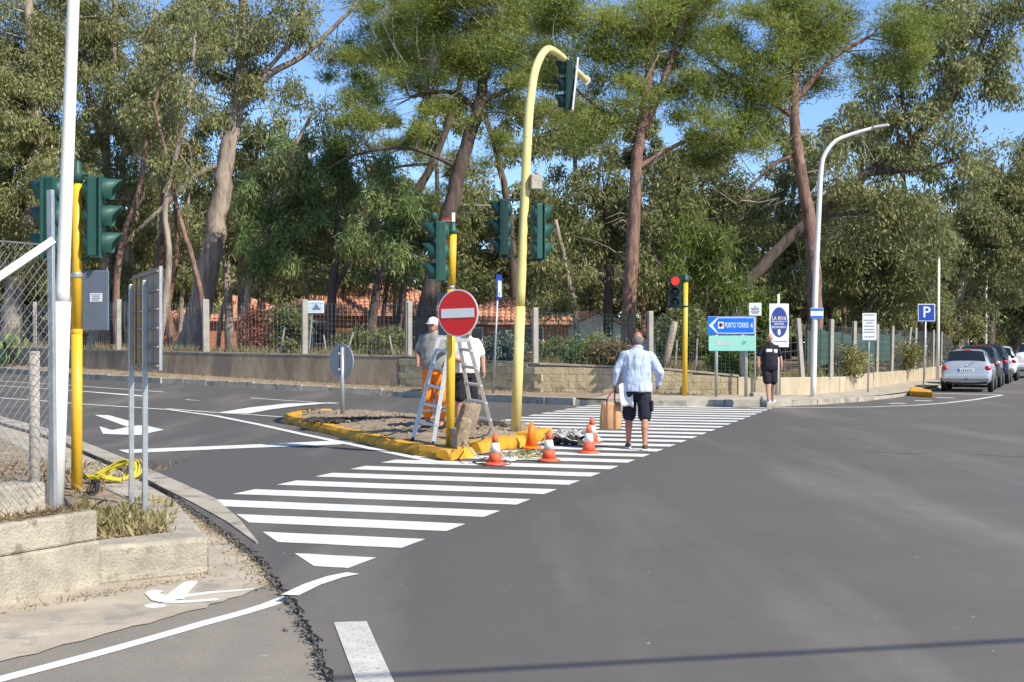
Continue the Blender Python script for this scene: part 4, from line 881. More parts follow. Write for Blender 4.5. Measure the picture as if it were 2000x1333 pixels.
bc = Vector((loc.x-.40, loc.y+.02, .30)); bg_ = thing('shopping_bag', 'tan jute bag with dark red stripes in the left hand of the walking man', 'bag', bc)
b = MB(); ztube(b, [(bc.x, bc.y, bc.z, .155, .075), (bc.x, bc.y, bc.z+.02, .168, .085), (bc.x+.005, bc.y, bc.z+.2, .165, .08), (bc.x+.01, bc.y, bc.z+.38, .145, .06), (bc.x+.012, bc.y, bc.z+.42, .14, .05)], 16)
vo = b.build('bag_body', 'bag', bg_, True); tx = bpy.data.textures.new('folds', 'CLOUDS'); tx.noise_scale = .12
hw_ = Vector((loc.x-.335+.03, loc.y+.09, .895))
for s_ in (-1, 1):
    for w__, m_ in ((.0, 'bag_red'), (.034, 'bag_red')):
        xx = bc.x+.012+s_*.062-w__*.5; b = MB().tube([(xx, bc.y-.088, bc.z+.03), (xx, bc.y-.088, bc.z+.2), (xx, bc.y-.066, bc.z+.38)], .0045, 5); b.build('stripe', m_, bg_)
for yy in (-.05, .05):
    MB().tube(cubic([(bc.x-.055, bc.y+yy, bc.z+.36), (bc.x-.03, bc.y+yy*.6, bc.z+.5), tuple(hw_+Vector((-.01, yy*.2, 0))), (bc.x+.06, bc.y+yy*.6, bc.z+.5), (bc.x+.085, bc.y+yy, bc.z+.36)], 5), .010, 6).build('handle', 'bag_red', bg_)
vs_, fs_ = [], []; pc = hw_+Vector((-.0, -.16, .0))
for i in range(9):
    for j in range(7):
        a, c = i/8, j/6; vs_.append(pc+Vector((.02+.20*a+.03*c, -.03+.05*math.sin(a*2.6), .08-.30*c+.10*a*(1-c)-.03*a+.012*math.sin(a*7+c*3))))
for i in range(8):
    for j in range(6): fs_.append((i*7+j, i*7+7+j, i*7+8+j, i*7+j+1))
pp_ = MB().add(vs_, fs_).build('newspaper', 'white', None, True, loc=pc); pp_.modifiers.new('thick', 'SOLIDIFY').thickness = .006; tag(pp_, 'folded white papers held with the jute bag', 'papers')
# man in black facing the camera across the road
loc = W(1503, 789, .12); loc.z = .16
Jb = dict(head=(-.0, .02, 1.665), lsh=(-.185, 0, 1.41), lel=(-.29, .0, 1.19), lwr=(-.30, .06, .96), rsh=(.185, 0, 1.41), rel=(.29, -.01, 1.19), rwr=(.305, .05, .95), lkn=(-.10, .02, .50), lan=(-.11, -.12, .10), rkn=(.08, .08, .50), ran=(.07, .14, .09), curl=.4)
g, fin = person('bald man in black T-shirt and shorts with white shoes stepping off the far pavement', loc, math.pi+.08, Jb, 'skin', dict(m='blackcloth', hem=.84, sleeve='short', folds=.02, gx=.215, gy=.17), dict(m='blackcloth', hem=.52, r=.11), dict(m='tee_white', h=.05), 1.02, hair=None)
fin(MB().box((.055, .165, 1.34), (.17, .03, .085)), 'chest_print', 'tee_white', g); fin(MB().box((-.115, .155, 1.325), (.10, .03, .10)), 'chest_print', 'tee_white', g)
for o in g.children:
    if o.name.startswith('chest'): o.modifiers.new('bevel', 'BEVEL').width = .02
b = MB().ell((0, .075, 1.60), (.058, .034, .045)); fin(b, 'beard', 'hair_grey', g); g.scale = (.95, .95, .95)
# workers
x, y = (849-1000)/F*21.5, 21.5
J1 = dict(head=(.0, .06, 1.62), lsh=(-.19, 0, 1.415), lel=(-.27, .02, 1.19), lwr=(-.24, .16, .98), rsh=(.19, 0, 1.415), rel=(.28, .03, 1.2), rwr=(.2, .2, 1.05), lkn=(-.11, .03, .50), lan=(-.13, -.02, .09), rkn=(.11, .03, .50), ran=(.13, -.02, .09), curl=.7)
g, fin = person('worker in white cap, grey T-shirt and orange trousers behind the ladder', (x, y, .27), math.pi-.35, J1, 'skin_tan', dict(m='tee_grey', hem=.93, sleeve='short', folds=.02, gx=.225, gy=.17), dict(m='hi_vis', hem=.22), dict(m='black', h=.07, sole='black'), 1.1, hat='tee_white')
for s_ in (-1, 1):
    for z_ in (.34, .28): fin(MB().lathe((s_*.125, -.005, z_-.02), [(.088, 0), (.09, .005), (.09, .035), (.088, .04)], 16), 'reflective_band', 'hi_band', g)
x, y = (909-1000)/F*22.3, 22.3
J2 = dict(J1); J2.update(head=(.0, .10, 1.63), lel=(-.30, .0, 1.19), lwr=(-.30, .06, .96), rwr=(.12, .24, 1.1))
person('worker in white T-shirt and dark shorts partly hidden by the no-entry disc', (x, y, .2), math.pi+.35, J2, 'skin', dict(m='tee_white', hem=.92, sleeve='short', folds=.02), dict(m='blackcloth', hem=.50, r=.105), dict(m='black', h=.07, sole='black'), 1.06, hair='hair_grey')
# ================================================================ parked cars
def carmat(nm, c, metal=.3): M[nm] = mat(nm, c, .28, .03, 3, metal=metal, spec=.5, coat=.6); return nm
carmat('paint_silver', (.52, .55, .58), .45); carmat('paint_charcoal', (.05, .05, .055)); carmat('paint_navy', (.014, .024, .06)); carmat('paint_white', (.72, .73, .72), 0.); carmat('paint_ochre', (.45, .35, .06), 0.)
M['tail_red'] = mat('tail_lamp', (.42, .015, .02), .2, .05, 8, spec=.6); M['rim'] = mat('wheel_rim', (.42, .43, .44), .35, .05, 8, metal=.7)
HATCH = [(0, .36, .60, .70, .72, .70, .74, .62), (.05, .28, .66, .84, .86, .75, .80, .66), (.11, .25, .86, .93, .95, .78, .82, .66), (.17, .25, .89, 1.02, 1.05, .78, .825, .64), (.38, .25, .91, 1.31, 1.35, .79, .83, .55), (.50, .25, .92, 1.38, 1.42, .79, .83, .53), (.9, .25, .92, 1.42, 1.46, .79, .83, .55), (1.6, .24, .91, 1.42, 1.46, .79, .83, .56), (2.1, .24, .90, 1.38, 1.42, .79, .83, .56), (2.8, .24, .90, 1.04, 1.07, .79, .83, .66), (3.0, .24, .88, .93, .96, .78, .82, .70), (3.5, .25, .76, .80, .84, .74, .79, .68), (3.8, .32, .58, .62, .64, .62, .66, .56)]
def car(label, loc, rz, body, sx=1., sy=1., sz=1., detail=True):
    g = thing('parked_car', label, 'car', loc, 'cars parked along the right-hand pavement'); loc = Vector(loc); st = HATCH; sec = []
    for (y, zb, zs, zr, zc, wb, ws, wr) in st:
        sec.append([Vector(p) for p in ((wb*.88*sx, y*sy, zb*sz), (wb*sx, y*sy, (zb+.10)*sz), (ws*sx, y*sy, lerp(zb, zs, .62)*sz), (ws*.965*sx, y*sy, zs*sz), (wr*sx, y*sy, zr*sz), (wr*.62*sx, y*sy, lerp(zr, zc, .8)*sz), (0, y*sy, zc*sz))])
    full = [s_+[Vector((-p.x, p.y, p.z)) for p in reversed(s_[:-1])] for s_ in sec]; n = 13; b = MB(); fs = []
    for i in range(len(full)-1):
        for j in range(n-1): fs.append((i*n+j, (i+1)*n+j, (i+1)*n+j+1, i*n+j+1))
        fs.append((i*n, i*n+n-1, (i+1)*n+n-1, (i+1)*n))
    fs += [tuple(range(n)), tuple(reversed(range((len(full)-1)*n, len(full)*n)))]
    b.add([p for s_ in full for p in s_], fs)
    def fin(b, nm, m, par, sm=False, bev=0.): b.xf(loc, rz); return b.build(nm, m, par, sm, bev=bev)
    bo = fin(b, 'body', body, g, True); md = bo.modifiers.new('sub', 'SUBSURF'); md.levels = 2; md.render_levels = 2
    def at(i, j): i = min(max(i, 0), len(full)-1.001); j = min(max(j, 0), n-1.001); a, c = int(i), int(j); f, h = i-a, j-c; return lerp(lerp(full[a][c], full[a+1][c], f), lerp(full[a][c+1], full[a+1][c+1], f), h)
    def glass(i0, i1, j0, j1, nm, m='glass', lift=.012, k=5):
        q = MB(); vs = []
        for a in range(k+1):
            for c in range(k+1):
                i, j = lerp(i0, i1, a/k), lerp(j0, j1, c/k); p = at(i, j); d1 = at(i+.05, j)-at(i-.05, j); d2 = at(i, j+.05)-at(i, j-.05); nn = d1.cross(d2).normalized()
                ctr = Vector((0, p.y, .8*sz)); nn = nn if nn.dot(p-Vector((0, 1.8*sy, .8*sz))) > 0 else -nn; vs.append(p+nn*lift)
        return fin(q.add(vs, [(a*(k+1)+c, (a+1)*(k+1)+c, (a+1)*(k+1)+c+1, a*(k+1)+c+1) for a in range(k) for c in range(k)]), nm, m, g, True)
    glass(3.05, 4.55, 4.08, 7.92, 'rear_window'); glass(4.6, 7.4, 3.12, 3.86, 'side_window', lift=.004); glass(7.55, 8.75, 3.12, 3.82, 'side_window', lift=.004); glass(4.6, 8.75, 8.14, 8.88, 'side_window', lift=.004); glass(8.1, 9.0, 4.1, 7.9, 'windscreen')
    for y in (.60, 3.02):
        for s_ in (-1, 1):
            c = Vector((s_*.745*sx, y*sy, .295)); Rw = Matrix.Rotation(math.radians(90), 3, 'Y')
            w_ = fin(MB().lathe(c-Vector((.09, 0, 0)), [(.23, 0), (.285, .01), (.297, .05), (.297, .13), (.285, .17), (.23, .18)], 24, Rw), 'wheel', 'black', g, True); xo = .092 if s_ > 0 else -.096
            fin(MB().lathe(c+Vector((xo, 0, 0)), [(.20, 0), (.2, .006), (.06, .012), (.05, .012)], 18, Rw), 'rim', 'rim', w_)
            fin(MB().lathe(c+Vector((.035 if s_ > 0 else -.05, 0, 0)), [(.34, 0), (.345, .012), (.33, .016)], 24, Rw), 'wheel_arch', 'black', g)
    bp = fin(MB().box((0, .03, .50*sz), (1.50*sx, .16, .20*sz)), 'bumper', body, g, bev=.06)
    fin(MB().box((0, .09, .34*sz), (1.3*sx, .12, .12)), 'valance', 'black', g, bev=.02)
    for s_ in (-1, 1): fin(MB().ell((s_*.675*sx, .10*sy, .80*sz), (.115*sx, .085, .095*sz), None, 14, 8), 'tail_light', 'tail_red', g, True)
    for s_ in (-1, 1):
        mm = fin(MB().ell((s_*.90*sx, 2.35*sy, .97*sz), (.085, .06, .065), None, 10, 8), 'mirror', body, g, True)
    pl = fin(MB().box((0, .018, .735*sz), (.50, .03, .11)), 'number_plate', 'white', g, bev=.004)
    fin(MB().box((-.225, .001, .735*sz), (.045, .004, .105)), 'plate_band', 'blue_dark', pl)
    for k in range(6): fin(MB().box((-.14+.062*k, .001, .735*sz), (.03, .004, .055)), 'plate_mark', 'slate', pl)
    if detail:
        fin(MB().tube([(0, .05, .84*sz), (.12, .10, .93*sz), (.24, .15, 1.02*sz)], .010, 6), 'wiper', 'black', g); fin(MB().box((0, .43, 1.405*sz), (.26, .06, .03)), 'brake_light', 'tail_red', g)
        fin(MB().ell((0, .055, .88*sz), (.032, .012, .04), None, 12, 8), 'badge', 'rim', g, True); fin(MB().box((0, -.055, .45*sz), (.09, .01, .035)), 'tow_cover', 'black', g)
    return g
th = math.radians(22); dv = Vector((math.sin(th), math.cos(th), 0)); rv = Vector((dv.y, -dv.x, 0)); c0 = W(1887, 766.5)
car('silver hatchback parked nearest with its rear window towards us', c0, -th, 'paint_silver', .99, .98, .985)
car('charcoal car right behind the silver hatchback', c0+dv*5.0+rv*.05, -th, 'paint_charcoal', 1., 1.0, 1.08)
car('navy blue car third in the parked row', c0+dv*9.9+rv*.15, -th, 'paint_navy', 1.02, 1.05, 1.10)
car('white car fourth in the parked row behind the navy one', c0+dv*15.0+rv*.35, -th, 'paint_white', 1., 1.0, 1.04)
car('tall white car farthest along the row, cut by the right edge', c0+dv*20.0+rv*1.75, -th, 'paint_white', 1.12, 1.15, 1.16)
# ================================================================ houses behind the fence
def house(label, x, y, rz, wx, wy, wall_h, ridge_h, wall_m, hip=True, z0=None):
    z0 = floor_z(x)-.1 if z0 is None else z0; g = thing('house', label, 'house', (x, y, z0)); loc = Vector((x, y, z0))
    def fin(b, nm, m, par): b.xf(loc, rz); return b.build(nm, m, par)
    fin(MB().box((0, 0, wall_h/2), (wx, wy, wall_h)), 'wall', wall_m, g); ov = .45; ex, ey = wx/2+ov, wy/2+ov; rx = wx/2-wy/2 if hip else ex; rx = max(rx, .3)
    E = [Vector((-ex, -ey, wall_h)), Vector((ex, -ey, wall_h)), Vector((ex, ey, wall_h)), Vector((-ex, ey, wall_h))]; r0, r1 = Vector((-rx, 0, ridge_h)), Vector((rx, 0, ridge_h))
    b = MB().add([*E, r0, r1, *[e-Vector((0, 0, .12)) for e in E]], [(0, 1, 5, 4), (1, 2, 5), (2, 3, 4, 5), (3, 0, 4), (9, 8, 7, 6), (0, 6, 7, 1), (1, 7, 8, 2), (2, 8, 9, 3), (3, 9, 6, 0)])
    ro = fin(b, 'roof', 'roof', g); tb = MB()
    def rows(a, c, pa, pc, skip=.24):        # barrel tile rows from eave a-c up to the ridge pa-pc
        n = int((c-a).length/skip)
        for k in range(n):
            f = (k+.5)/n; s_ = lerp(a, c, f); 
            d_ = (c-a).normalized(); upv = ((pa+pc)/2-(a+c)/2); upv = upv-d_*upv.dot(d_); ln = upv.length; upd = upv.normalized(); nrm = d_.cross(upd)
            if nrm.z < 0: nrm = -nrm
            L0 = (pa-a).dot(d_); L1 = (c-pc).dot(d_); pos = f*(c-a).length; frac = 1.
            if L0 > .01 and pos < L0: frac = pos/L0
            if L1 > .01 and (c-a).length-pos < L1: frac = ((c-a).length-pos)/L1
            l_ = ln*frac; m_ = max(1, int(l_/.4))
            for q in range(m_):
                p0, p1 = s_+upd*(l_*q/m_)+nrm*.03, s_+upd*(l_*(q+1)/m_)+nrm*.0; vs = []
                for p, r in ((p0, .095), (p1, .08)):
                    for a_ in (0, 45, 90, 135, 180): t_ = math.radians(a_); vs.append(p+d_*math.cos(t_)*r+nrm*(math.sin(t_)*r*.8))
                tb.add(vs, [(i, i+1, i+6, i+5) for i in range(4)]+[(0, 1, 2, 3, 4)])
    rows(E[0], E[1], r0, r1); 
    if hip: rows(E[1], E[2], r1, r1); rows(E[3], E[0], r0, r0)
    stuff(fin(tb, 'roof_tiles', 'roof', ro))
    for fx in (-.28, .22):
        w_ = fin(MB().box((fx*wx, -wy/2-.02, wall_h*.55), (.9, .06, 1.1)), 'window', 'white_wall', g); fin(MB().box((fx*wx, -wy/2-.06, wall_h*.55), (.76, .03, .96)), 'pane', 'glass', w_)
    return g
house('terracotta house with orange hipped roof behind the leaning trunks', -7.0, 67, .12, 9.0, 6.4, 2.0, 3.55, 'terra')
house('low house with orange roof partly hidden left of the curved mast', -.1, 60.5, -.05, 5.2, 5, 1.7, 2.8, 'terra')
house('orange roofed house far left seen between the pale trunks', -17.2, 84, .1, 8, 7, 1.9, 3.4, 'terra')
# white gabled house
x, y = 4.2, 60; z0 = floor_z(x)-.1; g = thing('house', 'white gabled house with red tile verge behind the wire fence', 'house', (x, y, z0)); loc = Vector((x, y, z0))
def fin_(b, nm, m, par): b.xf(loc, .1); return b.build(nm, m, par)
prof = [(-2.2, 0), (2.0, 0), (2.0, .95), (-.55, 2.25), (-2.2, 1.5)]
b = MB(); n = len(prof); vs = [(a, -1, c) for a, c in prof]+[(a, 6, c) for a, c in prof]; b.add(vs, [tuple(range(n)), tuple(reversed(range(n, 2*n)))]+[(i, i+n, (i+1) % n+n, (i+1) % n) for i in range(n)]); fin_(b, 'wall', 'white_wall', g)
for (a, c), (e, f) in (((2.3, .83), (-.62, 2.32)), ((-.5, 2.32), (-2.5, 1.42))):
    d_ = Vector((e-a, 0, f-c)); nn = Vector((-d_.z, 0, d_.x)).normalized(); nn = nn if nn.z > 0 else -nn
    for k in range(9):
        p, q = Vector((a, -1.25, c))+d_*(k/9), Vector((a, -1.25, c))+d_*((k+1)/9); fin_(MB().add([p, q, q+nn*.13, p+nn*.15, *[w_+Vector((0, 7.4, 0)) for w_ in (p, q, q+nn*.13, p+nn*.15)]], [(0, 1, 2, 3), (7, 6, 5, 4), (0, 4, 5, 1), (1, 5, 6, 2), (2, 6, 7, 3), (3, 7, 4, 0)]), 'tile_course', 'roof', g)
# ================================================================ trees and planting
def leaf_mesh(name, m, pos, axis, ln, wd, parent, tint, off, kind='diamond'):
    n = len(pos); axis /= np.linalg.norm(axis, axis=1)[:, None]+1e-9
    r = RNG.normal(size=(n, 3)); side = np.cross(axis, r); side /= np.linalg.norm(side, axis=1)[:, None]+1e-9
    nor = np.cross(axis, side); a = pos-np.array(off); L = ln[:, None]; Wd = wd[:, None]
    if kind == 'diamond':
        V = np.stack([a, a+axis*L*.42+side*Wd*.5+nor*L*.05, a+axis*L, a+axis*L*.42-side*Wd*.5+nor*L*.05], 1).reshape(-1, 3); k = 4
    else:
        V = np.stack([a+side*Wd*.5, a-side*Wd*.5, a+axis*L], 1).reshape(-1, 3); k = 3
    me = bpy.data.meshes.new(name); me.vertices.add(n*k); me.vertices.foreach_set('co', V.astype(np.float32).ravel())
    me.loops.add(n*k); me.loops.foreach_set('vertex_index', np.arange(n*k, dtype=np.int32)); me.polygons.add(n); me.polygons.foreach_set('loop_start', np.arange(0, n*k, k, dtype=np.int32))
    try: me.polygons.foreach_set('loop_total', np.full(n, k, np.int32))
    except Exception: pass
    at = me.attributes.new('tint', 'FLOAT', 'FACE'); at.data.foreach_set('value', np.clip(tint, 0, 1).astype(np.float32)); me.update(calc_edges=True)
    me.materials.append(MATS[m]); o = bpy.data.objects.new(name, me); COL.objects.link(o)
    if parent is not None: o.parent = parent
    else: o.location = off
    OFF[o.name] = Vector(off); return o
KIND = {  # leaf length, width, droop vector weight, clump radius xyz, leaves per clump, clumps per m3
 'euc':    dict(l=.20, w=.046, dirn=(0, 0, -1.3), spread=.75, cr=(.80, .80, .62), n=250, dens=.62, m='leaf_euc', bark='bark_pale'),
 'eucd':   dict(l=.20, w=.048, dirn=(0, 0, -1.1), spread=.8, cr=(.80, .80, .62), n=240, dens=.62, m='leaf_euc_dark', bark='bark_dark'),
 'pine':   dict(l=.155, w=.021, dirn=(0, 0, .7), spread=.95, cr=(.85, .85, .50), n=860, dens=.88, m='leaf_pine', bark='bark_red'),
 'acacia': dict(l=.30, w=.034, dirn=(0, 0, -1.0), spread=.75, cr=(.62, .62, .58), n=260, dens=.75, m='leaf_acacia', bark='bark_dark'),
 'fresh':  dict(l=.26, w=.036, dirn=(0, 0, -.9), spread=.8, cr=(.42, .42, .36), n=170, dens=.55, m='leaf_fresh', bark='bark_pale'),
 'olive':  dict(l=.12, w=.05, dirn=(0, 0, .1), spread=1., cr=(.45, .45, .4), n=170, dens=.7, m='leaf_olive', bark='bark_dark')}
TRIS = [0]
def tree(label, kind, stems, crowns, name='tree', Y=55, bark=None, leafm=None, dens=1., lsz=1., limb_r=.035, group=None, dead=0):
    """stems: list of (list of (px,py[,dY]), width px bottom, width px top); crowns: (px,py,rx px,ry px[,dY, depth m])"""
    K = KIND[kind]; bark = bark or K['bark']; pt = lambda a: P(a[0], a[1], Y+(a[2] if len(a) > 2 else 0))
    b0 = pt(stems[0][0][0]); base = Vector((b0.x, b0.y, floor_z(b0.x)-.05 if name != 'shrub' else floor_z(b0.x)-.03)); g = thing(name, label, 'tree' if name == 'tree' else 'shrub', base, group)
    tb = MB(); axis_pts = []
    for si, (path, w0, w1) in enumerate(stems):
        q = [pt(a) for a in path]; cp = cubic(q, 6); n = len(cp); jit = (w0/F*Y)*.03
        if si == 0 or len(path[0]) > 3: cp = [Vector((cp[0].x, cp[0].y, base.z-.25))]+cp; n += 1
        rad = [lerp(w0, w1, (i/(n-1))**.9)/F*Y*.5 for i in range(n)]
        if si == 0: rad[0] *= 1.35; rad[1] *= 1.12
        cp = [p+Vector((random.gauss(0, jit), random.gauss(0, jit), 0)) if 0 < i < n-1 else p for i, p in enumerate(cp)]
        tb.tube(cp, rad, 9); axis_pts += [(p, r) for p, r in zip(cp, rad)][2:]
    tr = tb.build('trunk', bark, g, True); lb = MB(); C = []
    AP = np.array([tuple(p) for p, _ in axis_pts])
    for c in crowns:
        ctr = P(c[0], c[1], Y+(c[4] if len(c) > 4 else 0)); sc = (Y+(c[4] if len(c) > 4 else 0))/F; gr = 1.22 if name == 'tree' else 1.; rx, rz = c[2]*sc*gr, c[3]*sc*gr; ry = c[5] if len(c) > 5 else max(1.2, (rx+rz)*.42)
        nC = max(4 if name == 'tree' else 22, int(4.19*rx*ry*rz*K['dens']*dens*(.8 if name == 'tree' else 1))); u_ = RNG.normal(size=(nC, 3)); u_ /= np.linalg.norm(u_, axis=1)[:, None]; rr = RNG.random(nC)**.42*RNG.uniform(.82, 1.12, nC)
        C.append(np.array(ctr)+u_*rr[:, None]*np.array([rx, ry, rz]))
    C = np.concatenate(C) if C else np.zeros((0, 3))
    for c in C[::2 if len(C) < 160 else 3]:
        dd = np.linalg.norm((AP-c)*np.array([1, 1, .8]), axis=1)+np.where(AP[:, 2] > c[2]+.3, 2.0, 0); i = int(dd.argmin()); p0 = Vector(AP[i]); p1 = Vector(c); ln = (p1-p0).length
        if ln < .15: continue
        mid_ = lerp(p0, p1, .55)+Vector((random.gauss(0, .1)*ln, random.gauss(0, .1)*ln, (.10 if kind != 'pine' else .0)*ln)); r0 = min(axis_pts[i][1]*.55, limb_r*(.35+.22*ln))
        lb.tube(cubic([p0, mid_, p1], 3), [lerp(r0, .008, k/6) for k in range(7)], 5, False)
    for _ in range(dead):                    # bare dead twigs
        p, r_ = random.choice(axis_pts); d_ = Vector((random.gauss(0, 1), random.gauss(0, .5), random.gauss(-.1, .4))).normalized(); ln = random.uniform(.8, 2.2)
        q1 = p+d_*ln*.5+Vector((0, 0, random.gauss(0, .1))); q2 = p+d_*ln+Vector((0, 0, random.gauss(-.2, .2))); lb.tube([p, q1, q2], [.028, .016, .005], 4, False)
        for _k in range(4): f = random.uniform(.3, 1); w_ = lerp(p, q2, f); lb.tube([w_, w_+Vector((random.gauss(0, .3), random.gauss(0, .2), random.gauss(-.1, .3)))], [.009, .003], 3, False)
    if lb.v: stuff(lb.build('limbs', bark if not dead else 'twig', g, True))
    if len(C):
        n = int(K['n']*1.0); N = len(C)*n; TRIS[0] += N*(2 if kind != 'pine' else 1)
        bright = RNG.normal(.5, .16, len(C)); off = RNG.normal(size=(len(C), n, 3)); off /= np.linalg.norm(off, axis=2)[..., None]; off *= (RNG.random((len(C), n))**(.5 if kind != 'pine' else .8)*(1. if kind != 'pine' else 1.15))[..., None]
        sz = RNG.uniform(.6, 1.4, len(C))[:, None, None]; pos = C[:, None, :]+off*np.array(K['cr'])*sz
        if kind in ('euc', 'eucd', 'acacia', 'fresh'): pos[..., 2] -= (off[..., 0]**2+off[..., 1]**2)*.35*sz[..., 0]
        ax = RNG.normal(size=(N, 3))*K['spread']+np.array(K['dirn'])+(off.reshape(-1, 3)*(.9 if kind == 'pine' else .25))
        leaf_mesh('crown', leafm or K['m'], pos.reshape(-1, 3), ax, RNG.uniform(.65, 1.25, N)*K['l']*lsz*(1.2 if name == 'tree' else 1), RNG.uniform(.7, 1.3, N)*K['w']*lsz*(1.45 if name == 'tree' else 1), g, np.repeat(bright, n)+RNG.normal(0, .17, N), tuple(base), 'diamond' if kind != 'pine' else 'tri')
    return g
E, D, PN, AC = 'euc', 'eucd', 'pine', 'acacia'
tree('large eucalyptus at the far left with a hanging curtain of grey-green leaves', E, [([(18, 690), (30, 560), (62, 430), (70, 250), (60, 80), (50, -60)], 44, 16), ([(30, 560), (-20, 430), (-60, 300)], 26, 10)], [(50, 300, 85, 190), (40, 110, 90, 130, 1), (70, 470, 60, 70), (-60, 250, 90, 220), (140, 60, 80, 100, 2)], Y=69)
tree('eucalyptus behind the left traffic light with a thin forked trunk', E, [([(178, 690), (200, 560), (214, 430), (206, 260), (222, 80), (225, -40)], 24, 12), ([(206, 300), (170, 180), (150, 40)], 14, 6)], [(205, 110, 95, 120), (230, 290, 80, 110), (170, 430, 60, 70), (262, 430, 55, 70)], Y=71)
tree('slender reddish trunk left of the big pale eucalyptus', E, [([(338, 690), (326, 600), (312, 520), (318, 380), (300, 250), (290, 60)], 20, 9), ([(326, 610), (345, 500), (340, 400)], 12, 6)], [(300, 160, 70, 110), (340, 60, 80, 80)], Y=66, bark='bark_red', dens=.8)
tree('massive pale eucalyptus leaning right with a spreading forked crown', E, [([(366, 695), (385, 620), (412, 510), (428, 400), (446, 290), (466, 190), (474, 80), (470, -40)], 58, 16), ([(462, 215), (520, 150), (590, 110), (650, 55), (715, -10)], 18, 6), ([(440, 320), (390, 340), (330, 395), (270, 450)], 13, 8), ([(466, 190), (560, 90), (600, -20)], 12, 5)], [(480, 30, 130, 80), (590, 60, 60, 60), (430, 130, 90, 90), (540, 180, 70, 60), (360, 250, 80, 80, 1)], Y=61.5, dead=7, dens=.8)
tree('twin pale stems curving up left of the big eucalyptus', E, [([(262, 690), (250, 560), (262, 420), (310, 300), (345, 170), (362, 60), (400, -50)], 28, 10), ([(262, 420), (240, 330), (255, 200)], 18, 7), ([(345, 170), (300, 90), (305, 0)], 10, 4)], [(390, 40, 80, 70), (270, 200, 60, 80), (330, 330, 60, 60), (310, 450, 60, 60)], Y=70, dead=6, dens=.8)
tree('pair of straight trunks close together right of the big eucalyptus', E, [([(449, 695), (446, 600), (440, 500), (425, 400), (430, 300)], 20, 10), ([(470, 695, 1, 0), (470, 600, 1), (472, 500, 1), (490, 380, 1)], 17, 9), ([(425, 690, .5, 0), (432, 620, .5), (452, 540, .5)], 11, 7)], [(440, 330, 70, 80), (505, 420, 60, 80), (420, 450, 50, 50)], Y=66)
tree('drooping green acacia behind the small tilted sign', AC, [([(645, 700), (648, 600), (655, 500), (664, 390), (672, 280)], 24, 9), ([(650, 570), (690, 500), (730, 430)], 12, 6), ([(655, 480), (600, 400), (560, 330)], 11, 5)], [(610, 310, 80, 70), (545, 380, 75, 70), (640, 400, 80, 70), (720, 340, 60, 60), (560, 480, 70, 60), (500, 450, 50, 60)], Y=58)
tree('acacia with two leaning stems in front of the orange roof', AC, [([(717, 700), (724, 640), (738, 560), (765, 470), (770, 380)], 26, 10), ([(768, 700, .6, 0), (778, 630, .6), (790, 550, .6), (800, 450, .6)], 20, 9)], [(760, 430, 65, 70), (800, 500, 45, 50), (720, 490, 50, 45), (800, 390, 50, 50)], Y=55.5)
tree('thick dark pine trunk leaning right behind the no-entry signal', PN, [([(818, 690), (832, 620), (862, 480), (898, 330), (934, 218), (950, 130), (990, 40)], 46, 14), ([(934, 218), (880, 180), (800, 190)], 14, 6), ([(938, 200), (1000, 170), (1060, 120)], 14, 6), ([(900, 330), (800, 290), (700, 300), (640, 330)], 9, 4)], [(930, 130, 110, 60), (1000, 60, 130, 60), (850, 60, 110, 55), (760, 190, 80, 50), (1070, 110, 80, 55), (970, 190, 60, 35), (1080, 210, 60, 40), (870, 215, 60, 30), (670, 260, 60, 40), (920, -10, 200, 50)], Y=54, bark='bark_dark', dead=14)
tree('thin dark pine leaning right, left of the thick leaning one', PN, [([(770, 690), (792, 430), (845, 320), (892, 190), (905, 100)], 22, 10), ([(845, 320), (760, 330), (680, 370)], 7, 3)], [(860, 110, 90, 50), (790, 270, 70, 40), (700, 130, 90, 55), (740, 60, 90, 60)], Y=62, bark='bark_dark', dead=10)
tree('thin pine trunk leaning left, right of the thick leaning pine', PN, [([(1010, 690), (1000, 480), (990, 390), (968, 290), (945, 220)], 19, 10)], [(900, 330, 60, 40), (1000, 300, 60, 35), (850, 400, 60, 40)], Y=66, bark='bark_dark', dead=12)
tree('tall red-barked pine rising behind the walking man', PN, [([(1222, 715), (1228, 600), (1236, 470), (1243, 330), (1252, 250), (1268, 140), (1276, 20), (1278, -60)], 32, 15), ([(1252, 262), (1285, 190), (1312, 110), (1340, 20)], 18, 8), ([(1243, 330), (1330, 280), (1400, 260)], 12, 5), ([(1250, 270), (1180, 220), (1120, 170)], 9, 4)], [(1290, 30, 120, 60), (1190, 60, 110, 55), (1130, 140, 70, 45), (1180, 220, 70, 40), (1220, 150, 60, 40), (1360, 130, 70, 50), (1110, 10, 120, 50), (1020, 130, 60, 40), (1230, 100, 70, 50), (1370, 230, 60, 40), (1150, 280, 50, 35), (1300, 190, 40, 40)], Y=45.5, dead=22)
tree('tall red-barked pine right behind the curved lamp post', PN, [([(1582, 715), (1592, 640), (1590, 540), (1582, 440), (1566, 340), (1552, 250), (1552, 140), (1560, 20)], 34, 16), ([(1552, 200), (1620, 120), (1700, 70)], 14, 6), ([(1552, 230), (1480, 180), (1400, 130)], 14, 6), ([(1560, 300), (1500, 330), (1440, 400)], 9, 4)], [(1550, 50, 150, 60), (1420, 80, 100, 60), (1680, 60, 110, 55), (1430, 200, 80, 60), (1740, 130, 80, 40), (1500, 150, 90, 50), (1480, 290, 70, 40), (1400, 280, 50, 40), (1620, 140, 80, 40), (1350, 30, 80, 50), (1490, 220, 60, 40), (1600, 30, 80, 50), (1800, 60, 60, 40)], Y=46.5, dead=14)
